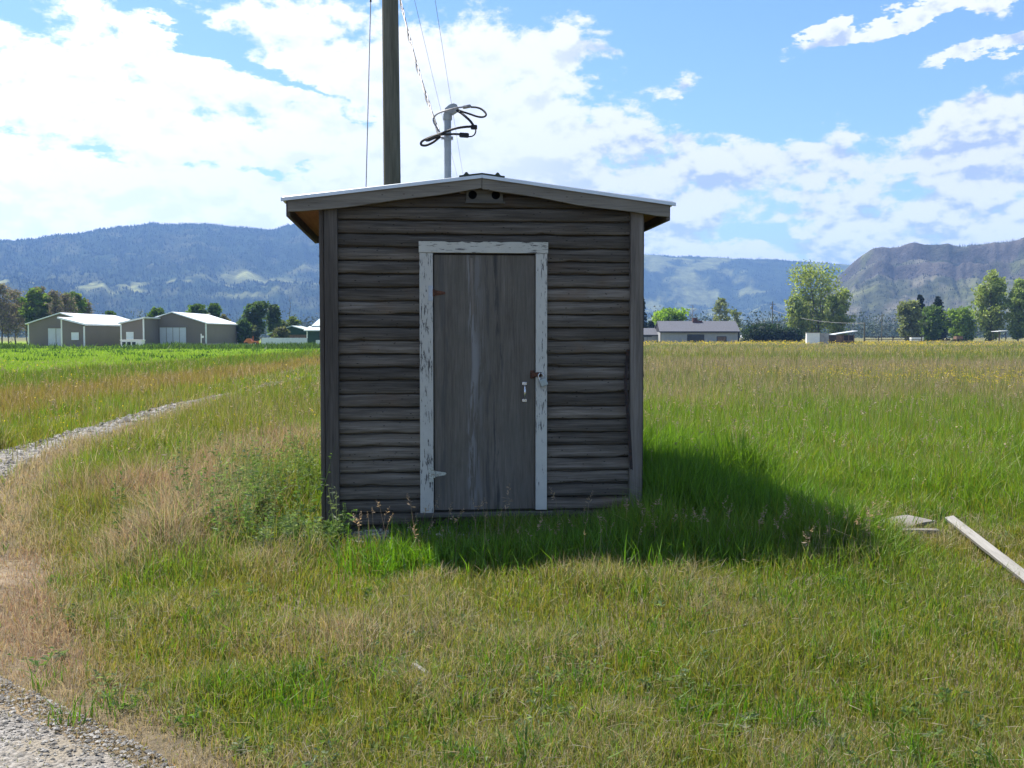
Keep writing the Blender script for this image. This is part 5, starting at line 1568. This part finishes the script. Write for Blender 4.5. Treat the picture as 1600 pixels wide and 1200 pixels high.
# left side grove behind the barns
gl = "cottonwoods crowded behind the left barn"
LB = ["bare grey brown cottonwood at the far left edge of the grove", "bare grey cottonwood second from the left picture edge", "bare brown cottonwood with pale trunk beside the left barn's eave", "grey bare cottonwood between the two green crowns of the grove",
      "thin bare cottonwood at the right end of the grove above the barn roof", "bare brown cottonwood crowded low behind the left barn's corner", "bare cottonwood squeezed between the two leftmost green crowns of the grove", "thin grey cottonwood right behind the left barn's ridge"]
for k, (u, v, w) in enumerate(((4, 446, 44), (26, 456, 44), (44, 468, 40), (104, 460, 40), (134, 470, 34), (14, 476, 44), (65, 450, 30), (88, 456, 28))):
    bare_tree("cottonwood_tree", LB[k], u, v, 172 + (k * 7) % 16, w, seed=20 + k, group=gl, mat=M_BARK, nl=40, sub=9, leafcols=G_CATKIN, each=3)
for k, (u, v, w, lb) in enumerate(((56, 452, 36, "fresh green cottonwood, tallest green crown of the left grove"), (76, 464, 34, "fresh green cottonwood directly above the left barn's ridge"), (118, 458, 34, "olive green cottonwood right of the left barn's ridge"), (92, 470, 30, "dull green cottonwood low behind the left barn's roof"))):
    tree("cottonwood_tree", lb, u, v, 176 + k * 3, w, 'round', [(.120, .185, .030), (.10, .15, .034), (.14, .165, .055)], base=0, seed=30 + k, nlimb=34, each=34, c0=.25, leaf=.32, group=gl, clump=.95)
for k, (u, v, w, lb) in enumerate(((174, 488, 12, "tiny green treetop peeping over the left barn's white roof"), (247, 483, 26, "small rounded green treetop left of the right barn's ridge"), (311, 477, 26, "rounded green treetop over the right barn's roof, left of two"), (336, 475, 20, "narrow green treetop over the right barn's roof, right of two"))):
    tree("treetop", lb, u, v, 178, w, 'round', [(.075, .125, .026), (.06, .10, .022)], base=0, seed=40 + k, nlimb=30, each=40, c0=.45, leaf=.3)
tree("ash_tree", "dark green tree with flat topped crown right of the right barn", 400, 474.5, 168, 40, 'vase', [(.050, .080, .034), (.04, .07, .03), (.065, .09, .04)], base=0, seed=50, nlimb=36, each=34, c0=.30, leaf=.3, stems=2, clump=.8)
tree("ash_tree", "smaller dark green tree touching the right side of the flat topped one", 428, 479, 172, 28, 'vase', [(.060, .085, .042), (.05, .075, .036)], base=0, seed=51, nlimb=26, each=40, c0=.28, leaf=.3)
tree("shrub_tree", "mid green shrubby tree hugging the end of the right barn", 380, 501, 164, 22, 'poplar', [(.06, .10, .03), (.05, .08, .028)], base=0, seed=52, nlimb=24, each=36, c0=.05, leaf=.28)
tree("shrub_tree", "greyish shrubby tree beside the orange farm implement", 394, 512, 166, 26, 'round', [(.085, .095, .055), (.07, .08, .045)], base=0, seed=53, nlimb=24, each=36, c0=.05, leaf=.28)
tree("shrub_tree", "yellowish green low tree left of the dark green gable", 458, 497, 190, 20, 'round', [(.11, .135, .035), (.09, .12, .03)], base=0, seed=54, nlimb=22, each=34, c0=.1, leaf=.3)
tree("shrub_tree", "pale low brush tree behind the end of the right barn roof", 352, 494, 196, 24, 'round', [(.13, .125, .07), (.11, .11, .06)], base=0, seed=55, nlimb=20, each=20, c0=.1, leaf=.3)
tree("shrub_tree", "dull green low tree between the flat topped tree and the dark green gable", 440, 503, 184, 26, 'round', [(.07, .085, .04), (.06, .075, .034)], base=0, seed=56, nlimb=22, each=34, c0=.05, leaf=.3)
bare_tree("dead_snag", "tall thin dead snag standing above the dark green gable", 454, 462, 196, 10, base=0, seed=57, nl=14, sub=2)
bare_tree("dead_snag", "short thin dead snag between the right barn and the flat topped tree", 371, 486, 196, 7, base=0, seed=58, nl=8, sub=1)
tree("shrub_tree", "brownish bush in front of the dark green gabled shed", 441, 514, 146, 22, 'round', [(.075, .075, .04), (.06, .07, .03)], base=0, seed=59, nlimb=18, each=26, c0=.03, leaf=.24)
# far woods across the valley floor
n = 5200
r = np.random.default_rng(77)
dd = r.uniform(420, 1150, n); uu_ = r.uniform(-300, 1950, n)
xx = X(uu_, dd); yy_ = dd
keep = fbm(xx * .006, yy_ * .004, 3, 88) > .46
xx, yy_ = xx[keep], yy_[keep]; n = len(xx)
hh = r.uniform(5, 14, n)
C = np.stack([xx, yy_, hh * .55], 1)
each = 44
V_, F_, c_ = leaf_cloud(C, each, hh * .40, .62, np.array([(.045, .07, .034), (.06, .09, .04), (.085, .11, .05), (.05, .06, .038)]), r, 1.25)
V_[:, 2] = np.clip(V_[:, 2], .2, None)
fw = np_mesh("far_woods", V_, F_, M_NEEDLE, c_)
tag(fw, label="distant dark woods along the foot of the hills", kind='stuff', cat='woods')
# ------------------------------------------------------------------ grass
grng = np.random.default_rng(2024)
def palette_pick(W, r):
    c = np.cumsum(W, 1); q = r.random(len(W))[:, None]
    return np.clip((q > c).sum(1), 0, W.shape[1] - 1)
def blades(name, label, x, y, h, w, col, lean, r, detailed, z=None, az=None, cat='grass'):
    n = len(x)
    z = gz(x, y) if z is None else z
    an = r.uniform(0, 2 * math.pi, n) if az is None else az
    ld = r.uniform(0, 2 * math.pi, n)
    sx, sy = np.cos(an) * w / 2, np.sin(an) * w / 2
    lx, ly = np.cos(ld) * lean * h, np.sin(ld) * lean * h
    z0 = z - .012
    if detailed:
        k = 5
        V = np.empty((n, 5, 3), np.float32)
        V[:, 0] = np.stack([x - sx, y - sy, z0], 1); V[:, 1] = np.stack([x + sx, y + sy, z0], 1)
        hm = .52 * h; q = .26
        V[:, 2] = np.stack([x - sx * .85 + lx * q, y - sy * .85 + ly * q, z0 + hm], 1); V[:, 3] = np.stack([x + sx * .85 + lx * q, y + sy * .85 + ly * q, z0 + hm], 1)
        V[:, 4] = np.stack([x + lx, y + ly, z0 + h * (1 - .35 * lean)], 1)
        f = np.array([(0, 1, 3), (0, 3, 2), (2, 3, 4)])
    else:
        k = 3
        V = np.empty((n, 3, 3), np.float32)
        V[:, 0] = np.stack([x - sx, y - sy, z0], 1); V[:, 1] = np.stack([x + sx, y + sy, z0], 1)
        V[:, 2] = np.stack([x + lx, y + ly, z0 + h * (1 - .35 * lean)], 1)
        f = np.array([(0, 1, 2)])
    F = (f[None] + (np.arange(n) * k)[:, None, None]).reshape(-1, 3)
    o = np_mesh(name, V.reshape(-1, 3), F, M_GRASS, np.repeat(col, k, 0))
    return tag(o, label=label, kind='stuff', cat=cat)
def field(n, y0, y1, r):
    y = y0 * (y1 / y0) ** r.random(n)
    x = (r.random(n) - .5) * (y * 1.45 + 1.8)
    W, H, D, TR = zones(x, y)
    keep = r.random(n) < D
    x, y, W, H = x[keep], y[keep], W[keep], H[keep]
    p = palette_pick(W, r)
    n = len(x)
    col = PAL[p] * r.uniform(.72, 1.28, (n, 1)) * r.uniform(.93, 1.07, (n, 3))
    soft = (W @ PAL)
    col = col * .72 + soft * .28
    dry = (p == 2) | (p == 3) | (p == 4)
    h = H * r.uniform(.45, 1.35, n) * np.where(dry, 1.12, 1.0)
    w = np.maximum(np.where(dry, .0022, .0042) * r.uniform(.7, 1.5, n) * (1 + H * 1.5), y * np.where(dry, .00062, .00085))
    lean = np.clip(r.gamma(2.2, .17, n), 0, 1.1) * np.where(dry, 1.25, 1.0)
    return x, y, h, w, col, lean
x, y, h, w, col, lean = field(640000, 2.9, 14, grng)
blades("meadow_grass", "rough green and straw coloured meadow grass round the shed and near the camera", x, y, h, w, col, lean, grng, True)
x, y, h, w, col, lean = field(500000, 14, 60, grng)
blades("far_meadow_grass", "seeding meadow grass of the middle distance", x, y, h, w, col, lean, grng, False)
x, y, h, w, col, lean = field(280000, 60, 214, grng)
blades("field_grass", "distant field grass reaching to the buildings", x, y, h * 1.1, w * 1.1, col, lean, grng, False)

# extra lush blades round the shed: right side and front edge
def local_patch(n, fx, r, hfun, colset, wid, name, label, cat='grass'):
    lx, ly = fx(n, r)
    c, s = math.cos(SH_RZ), math.sin(SH_RZ)
    x = SH.x + lx * c - ly * s; y = SH.y + lx * s + ly * c
    ok = ~((np.abs(lx) < 1.2) & (ly > -.02) & (ly < 1.95))
    x, y, lx, ly = x[ok], y[ok], lx[ok], ly[ok]; n = len(x)
    col = np.array(colset)[r.integers(0, len(colset), n)] * r.uniform(.75, 1.25, (n, 1))
    h = hfun(lx, ly) * r.uniform(.5, 1.25, n)
    w = wid * r.uniform(.6, 1.5, n)
    return blades(name, label, x, y, h, w, col, np.clip(r.gamma(2.2, .16, n), 0, .9), r, True, cat=cat)
LUSH = [(.115, .235, .012), (.095, .20, .014), (.14, .25, .020), (.07, .14, .016)]
local_patch(26000, lambda n, r: (1.22 + np.abs(r.normal(0, .75, n)), r.uniform(-.5, 3.6, n)), grng,
            lambda a, b: .45 * (.55 + .8 * fbm(a * 2.2, b * 2.2, 2, 5)) * (1 - .45 * sstep(1.9, 3.2, a)), LUSH, .0075, "tall_grass", "tall lush grass along the right wall of the shed, half in its shadow")
local_patch(9500, lambda n, r: (r.triangular(-1.15, .7, 2.75, n), -.98 + r.normal(0, .20, n)), grng,
            lambda a, b: .22 * (.45 + 1.0 * fbm(a * 2.5, b * 2.5, 2, 6)), LUSH, .0075, "front_grass", "uncut grass in the shadow along the front of the shed")
local_patch(1500, lambda n, r: (r.uniform(-.7, 1.2, n), -.24 + r.normal(0, .08, n)), grng,
            lambda a, b: .16 * np.ones(len(a)), LUSH, .006, "step_grass", "sparse grass tufts against the shed sill")

# scattered broad bladed clumps
n = 900
y = 3.0 * (20 / 3.0) ** grng.random(n); x = (grng.random(n) - .5) * (y * 1.2 + 1.2)
W, H, D, TR = zones(x, y)
k = grng.random(n) < D * (.25 + W[:, 0] * 1.5 + W[:, 6]) * sstep(.40, .55, fbm(x * .8, y * .7, 3, 123)) * 1.3
x, y = x[k], y[k]; per = 30
s = np.repeat(np.maximum(.05, .012 * y), per)
bx_ = np.repeat(x, per) + grng.normal(0, 1, len(x) * per) * s; by_ = np.repeat(y, per) + grng.normal(0, 1, len(x) * per) * s
cc_ = np.array(LUSH)[grng.integers(0, 4, len(bx_))] * .85 * grng.uniform(.75, 1.25, (len(bx_), 1))
blades("grass_clumps", "broad bladed green grass clumps scattered over the turf", bx_, by_, grng.uniform(.07, .20, len(bx_)) * np.clip(by_ / 8, 1, 1.5), np.maximum(.0055, by_ * .0009) * grng.uniform(.7, 1.3, len(bx_)), cc_, np.clip(grng.gamma(2.5, .2, len(bx_)), 0, 1), grng, True)
# lying straws and dead stems in the near turf
n = 15000
y = 3.0 * (12 / 3.0) ** grng.random(n); x = (grng.random(n) - .5) * (y * 1.2 + 1.2)
W, H, D, TR = zones(x, y)
k = (grng.random(n) < D * (.25 + W[:, 2] * 1.6 + W[:, 4]))
x, y = x[k], y[k]; n = len(x)
L0 = grng.uniform(.02, .085, n); an = grng.uniform(0, 6.28, n); el = np.abs(grng.normal(.35, .4, n))
p0 = np.stack([x, y, gz(x, y) + grng.uniform(.02, .10, n)], 1)
d = np.stack([np.cos(an) * np.cos(el), np.sin(an) * np.cos(el), np.sin(el)], 1) * L0[:, None]
wv = np.stack([-np.sin(an), np.cos(an), np.zeros(n)], 1) * np.maximum(.0006, y * .00014)[:, None]
up = np.array((0, 0, 1)) * np.maximum(.0007, y * .00016)[:, None]
V = np.stack([p0 - wv - up, p0 + wv + up, p0 + d + (wv + up) * .5, p0 + d - (wv + up) * .5], 1)
o = np_mesh("dead_straw", V.reshape(-1, 3), np.arange(n * 4).reshape(n, 4), M_GRASS, np.repeat(np.array((.40, .335, .245)) * grng.uniform(.6, 1.15, (n, 1)), 4, 0))
tag(o, label="dead pale straws lying through the near turf", kind='stuff', cat='straw')

# seed heads on stems
def seed_heads(name, label, x, y, h, r, size, col, nsp=16, droop=.35, stem_w=.0016):
    n = len(x); z = gz(x, y)
    ld = r.uniform(0, 6.28, n); le = r.uniform(.05, .30, n) * h
    tx, ty, tz = x + np.cos(ld) * le, y + np.sin(ld) * le, z + h
    a = r.uniform(0, 3.14, n); sw = np.maximum(stem_w, y * .00016)
    sx, sy = np.cos(a) * sw, np.sin(a) * sw
    S = np.stack([np.stack([x - sx, y - sy, z], 1), np.stack([x + sx, y + sy, z], 1), np.stack([tx + sx * .6, ty + sy * .6, tz], 1), np.stack([tx - sx * .6, ty - sy * .6, tz], 1)], 1)
    sc = np.repeat(np.array(col) * .85 * r.uniform(.8, 1.2, (n, 1)), 4, 0)
    m = n * nsp
    f = np.tile(np.linspace(0, 1, nsp), n)
    bx, by, bz, hs = [np.repeat(q, nsp) for q in (tx, ty, tz, size)]
    dx, dy = np.repeat(np.cos(ld), nsp), np.repeat(np.sin(ld), nsp)
    px_, py_, pz_ = bx - dx * 0 + dx * f * hs * droop, by + dy * f * hs * droop, bz - hs * .15 + f * hs
    dirv = r.normal(0, 1, (m, 3)); dirv[:, 2] = dirv[:, 2] * .5 + .45; dirv /= np.linalg.norm(dirv, axis=1)[:, None]
    ln = hs * r.uniform(.22, .48, m) * (1.15 - .75 * f)
    side = np.cross(dirv, r.normal(0, 1, (m, 3))); side /= np.linalg.norm(side, axis=1)[:, None]
    side *= np.maximum(ln * .16, np.repeat(y, nsp) * .00022)[:, None]
    p = np.stack([px_, py_, pz_], 1); e = dirv * ln[:, None]
    Q = np.stack([p, p + e * .55 + side, p + e, p + e * .55 - side], 1)
    V = np.concatenate([S.reshape(-1, 3), Q.reshape(-1, 3)])
    cc = np.concatenate([sc, np.repeat(np.array(col) * r.uniform(.7, 1.25, (m, 1)), 4, 0)])
    o = np_mesh(name, V, np.arange(len(V)).reshape(-1, 4), M_GRASS, cc)
    return tag(o, label=label, kind='stuff', cat='grass')
n = 120
lx = np.where(grng.random(n) < .75, grng.uniform(.2, 2.6, n), grng.uniform(-.9, .2, n)); ly = -.92 + grng.normal(0, .17, n) - .06 * lx
wp = [shed_world(a, b, 0) for a, b in zip(lx, ly)]
X0 = np.array([p.x for p in wp] + [at(785, 800, 6.75).x]); Y0 = np.array([p.y for p in wp] + [6.75])
hh = np.append(grng.uniform(.16, .36, n), at(785, 783, 6.75).z - float(gz(at(785, 800, 6.75).x, 6.75)))
seed_heads("brome_heads", "pale drooping brome seed heads standing before the shed", X0, Y0, hh, grng, np.append(grng.uniform(.035, .085, n), .11), (.36, .265, .18), 18, .5)
n = 5200
y = 5.0 * (45 / 5.0) ** grng.random(n); x = (grng.random(n) - .5) * (y * 1.15 + 1)
W, H, D, TR = zones(x, y); k = (grng.random(n) < D * sstep(7, 13, y)) & (H > .12)
x, y, H = x[k], y[k], H[k]
seed_heads("meadow_seed_heads", "thin pale seed heads rising over the meadow", x, y, H * grng.uniform(1.1, 1.7, len(x)), grng, grng.uniform(.05, .11, len(x)) * np.clip(y / 14, .9, 1.8), (.34, .27, .19), 9, .5)

# leafy weeds
def weeds(name, label, x, y, h, r, leaf, cols, nl=44, cat='weeds', spread=.22):
    n = len(x); z = gz(x, y)
    Vs = []; Cs = []
    ns = 4
    for i in range(n):
        base = np.array((x[i], y[i], z[i]))
        c0 = np.array(cols[r.integers(0, len(cols))]) * r.uniform(.8, 1.2)
        for s in range(ns):
            top = base + np.array((r.normal(0, spread * h[i]), r.normal(0, spread * h[i]), h[i] * r.uniform(.6, 1.0)))
            a = r.uniform(0, 3.14); sw = np.array((math.cos(a), math.sin(a), 0)) * .0022
            Vs.append(np.stack([base - sw, base + sw, top + sw * .5, top - sw * .5])[None]); Cs.append(np.repeat(c0[None] * .9, 4, 0))
            t = r.uniform(.12, 1, nl // ns)
            m = len(t)
            p = base + (top - base) * t[:, None]
            d = r.normal(0, 1, (m, 3)); d[:, 2] = np.abs(d[:, 2]) * .5 + .15; d /= np.linalg.norm(d, axis=1)[:, None]
            ln = leaf * r.uniform(.6, 1.3, m) * (1.15 - .65 * t)
            sd = np.cross(d, r.normal(0, 1, (m, 3))); sd /= np.linalg.norm(sd, axis=1)[:, None]; sd *= (ln * .17)[:, None]
            e = d * ln[:, None]
            Q = np.stack([p, p + e * .5 + sd, p + e - np.array((0, 0, 1)) * (ln * .2)[:, None], p + e * .5 - sd], 1)
            Vs.append(Q); Cs.append(np.repeat(c0[None] * r.uniform(.75, 1.3, (m, 1)), 4, 0))
    V = np.concatenate([v.reshape(-1, 3) for v in Vs]); C = np.concatenate(Cs)
    o = np_mesh(name, V, np.arange(len(V)).reshape(-1, 4), M_GRASS, C)
    return tag(o, label=label, kind='stuff', cat=cat)
WC = [(.150, .205, .090), (.12, .185, .062), (.175, .215, .12), (.095, .16, .045)]
n = 95
lx = np.concatenate([-1.78 + grng.normal(0, .36, n), grng.uniform(-1.6, -1.0, 40)]); ly = np.concatenate([grng.uniform(-.4, 2.0, n), grng.uniform(-.7, -.15, 40)])
lx = np.where((lx > -1.26) & (ly > -.1), -1.3 - grng.random(len(lx)) * .6, lx)
wp = [shed_world(a, b, 0) for a, b in zip(lx, ly)]
weeds("leafy_weeds", "knee high grey green leafy weeds beside the left corner of the shed", np.array([p.x for p in wp]), np.array([p.y for p in wp]), np.concatenate([grng.uniform(.34, .78, n), grng.uniform(.14, .34, 40)]), grng, .062, WC, 52, spread=.15)
n = 620
y = 3.2 * (22 / 3.2) ** grng.random(n); x = (grng.random(n) - .55) * y * 1.1
W, H, D, TR = zones(x, y); k = (D > .7); x, y = x[k], y[k]
weeds("low_weeds", "small low broadleaf weeds dotted through the turf", x, y, grng.uniform(.05, .14, len(x)) * np.clip(y / 8, .8, 2.2), grng, .05, WC, 28, spread=.5)
# yellow flowers
def flowers(name, label, x, y, z, s, r, cat='flowers'):
    n = len(x); k = 3; m = n * k
    p = np.repeat(np.stack([x, y, z], 1), k, 0) + r.normal(0, 1, (m, 3)) * np.repeat(s, k)[:, None] * np.array((1.3, 1.3, .8))
    a = r.normal(0, 1, (m, 3)); a /= np.linalg.norm(a, axis=1)[:, None]
    b = np.cross(a, r.normal(0, 1, (m, 3))); b /= np.linalg.norm(b, axis=1)[:, None]
    ss = np.repeat(s, k)[:, None] * r.uniform(.4, .9, (m, 1))
    V = np.stack([p - a * ss, p - b * ss, p + a * ss, p + b * ss], 1)
    o = np_mesh(name, V.reshape(-1, 3), np.arange(m * 4).reshape(m, 4), M_GRASS, np.repeat(np.array((.72, .56, .03)) * r.uniform(.75, 1.1, (m, 1)), 4, 0))
    return tag(o, label=label, kind='stuff', cat=cat)
n = 13000
y = 22 * (190 / 22) ** grng.random(n); x = y * grng.uniform(.10, .56, n)
dn = fbm(x * .09, y * .055, 4, 66)
k = (dn > .56) & (grng.random(n) < sstep(.54, .68, dn)); x, y = x[k], y[k]
flowers("mustard_flowers", "drifts of small yellow flowers over the right hand field", x, y, gz(x, y) + grng.uniform(.30, .55, len(x)), np.maximum(.016, y * .00036), grng)
n = 1700
y = grng.uniform(145, 196, n); x = y * grng.uniform(.12, .58, n)
k = grng.random(n) < .35 + .65 * sstep(.4, .6, fbm(x * .08, y * .2, 3, 67)); x, y = x[k], y[k]
flowers("mustard_band", "band of yellow flowering weeds along the far edge of the right field", x, y, gz(x, y) + grng.uniform(.2, .6, len(x)), np.full(len(x), .085), grng)
n = 420
y = 8 * (45 / 8) ** grng.random(n); x = -y * grng.uniform(.16, .52, n)
dn = fbm(x * .3, y * .2, 3, 68); k = dn > .5; x, y = x[k], y[k]
flowers("yellow_weeds", "few yellow flowers scattered in the grass left of the shed", x, y, gz(x, y) + grng.uniform(.25, .5, len(x)), np.maximum(.010, y * .0007), grng)
# rank weeds in front of the barns, and mown tufts in the hay
n = 15000
x = grng.uniform(-82, -22, n); y = 121 + grng.normal(0, 3.0, n) + 4 * (fbm(x * .06, x * 0, 3, 31) - .5)
k = ~((x > -58) & (x < -44) & (grng.random(n) < .93)); x, y = x[k], y[k]
dkc = np.array([(.055, .095, .022), (.075, .125, .028), (.09, .15, .03), (.045, .075, .02)])[grng.integers(0, 4, len(x))] * grng.uniform(.8, 1.25, (len(x), 1))
blades("rank_weeds", "strip of rank dark weeds between the bright hay field and the barns", x, y, grng.uniform(.30, .85, len(x)) * (.5 + fbm(x * .35, y * .3, 3, 41)), grng.uniform(.12, .32, len(x)), dkc, grng.uniform(.1, .8, len(x)), grng, False, cat='weeds')
n = 150; cx = grng.uniform(-70, -20, n); cyy = grng.uniform(58, 114, n); k = (cx < -19.5) & (np.abs(cx) < cyy * .56); cx, cyy = cx[k], cyy[k]
per = 26
x = np.repeat(cx, per) + grng.normal(0, .55, len(cx) * per); y = np.repeat(cyy, per) + grng.normal(0, .35, len(cx) * per)
dkc = np.array((.045, .100, .016)) * grng.uniform(.7, 1.3, (len(x), 1))
blades("hay_tufts", "dark uncut tufts dotted over the bright hay field", x, y, grng.uniform(.15, .42, len(x)), grng.uniform(.06, .16, len(x)), dkc, grng.uniform(.1, .8, len(x)), grng, False, cat='grass')

# ------------------------------------------------------------------ boards lying in the grass
M_BLEACH = wood_mat("sun bleached board", (0.11, 0.10, 0.088), (0.20, 0.185, 0.165), (0.28, 0.262, 0.235), 'X', 1.0, use_tint=False, bump=.4)
M_PALE = wood_mat("pale painted board", (0.15, 0.14, 0.125), (0.25, 0.24, 0.22), (0.34, 0.325, 0.30), 'X', 1.0, use_tint=False, bump=.3)
def ground_at(u, v):
    a = at(u, v, 1.0); k = EYE / (EYE - a.z)
    return Vector((a.x * k, k, 0))
def laid_board(name, label, p, q, w, th, z0, z1, mat, roll=0, warp=.0, cat="board", part="board"):
    p = Vector(p); q = Vector(q); d = q - p; L_ = d.length
    o = thing(name, label, cat, (p.x, p.y, z0), math.atan2(d.y, d.x))
    n = 18; vs = []; fs = []
    for i in range(n + 1):
        t = i / n; x = L_ * t; z = (z1 - z0) * t + warp * math.sin(t * 3.1)
        wj = w * (1 + .04 * (float(vnoise(t * 14, 1.0, int(L_ * 100))) - .5)); r_ = roll
        for (yy, zz) in ((-.5, 0), (.5, 0), (.5, 1), (-.5, 1)):
            yl = yy * wj; zl = zz * th
            vs.append((x + (.02 * (float(vnoise(yy * 9 + i, zz, 3)) - .5) if i in (0, n) else 0), yl * math.cos(r_) - zl * math.sin(r_), z + yl * math.sin(r_) + zl * math.cos(r_)))
    for i in range(n):
        for k in range(4): fs.append((4 * i + k, 4 * i + 4 + k, 4 * i + 4 + (k + 1) % 4, 4 * i + (k + 1) % 4))
    fs += [(3, 2, 1, 0), (4 * n, 4 * n + 1, 4 * n + 2, 4 * n + 3)]
    mb = MB(); mb._add([Vector(v) for v in vs], fs); mb.build(part, mat, o)
    return o
a = ground_at(1484, 832); b = ground_at(1650, 958)
laid_board("white_board", "long white board lying slanted in the grass at the right edge", a, b, .064, .024, .10, .055, M_PALE, roll=.30)
a = ground_at(1380, 848); b = ground_at(1466, 846)
laid_board("grey_plank", "narrow bleached plank lying level in the grass left of the long white board", a, b, .05, .03, .075, .06, M_BLEACH, roll=.1)
a = ground_at(1388, 838); b = ground_at(1440, 828)
laid_board("wood_slab", "short weathered grey wood slab lying just behind the narrow bleached plank", a, b, .24, .02, .06, .075, M_BLEACH, roll=.05, warp=.012)
a = ground_at(648, 1058); b = ground_at(668, 1070)
laid_board("wood_chip", "small pale wood splinter lying in the turf before the shed", a, b, .02, .012, .05, .04, M_PALE)
a = ground_at(1098, 1010); b = ground_at(1196, 994)
laid_board("dry_stick", "thin straight dry stick lying in the turf right of the middle foreground", a, b, .010, .008, .06, .07, M_BLEACH, cat="stick", part="stick")

# ------------------------------------------------------------------ air between here and the hills
hm, ht_, ho = new_mat("valley haze")
pv_ = ht_.n('ShaderNodeVolumePrincipled')
pv_.inputs['Color'].default_value = HAZE_COL
pv_.inputs['Density'].default_value = HAZE
pv_.inputs['Anisotropy'].default_value = .15
ht_.link(pv_.outputs[0], ho.inputs['Volume'])
hz = MB().box(-9500, 9500, -9500, 9500, -20, HAZE_TOP).build("haze", hm)
tag(hz, label="thin blue summer haze filling the valley", kind='stuff', cat='haze')
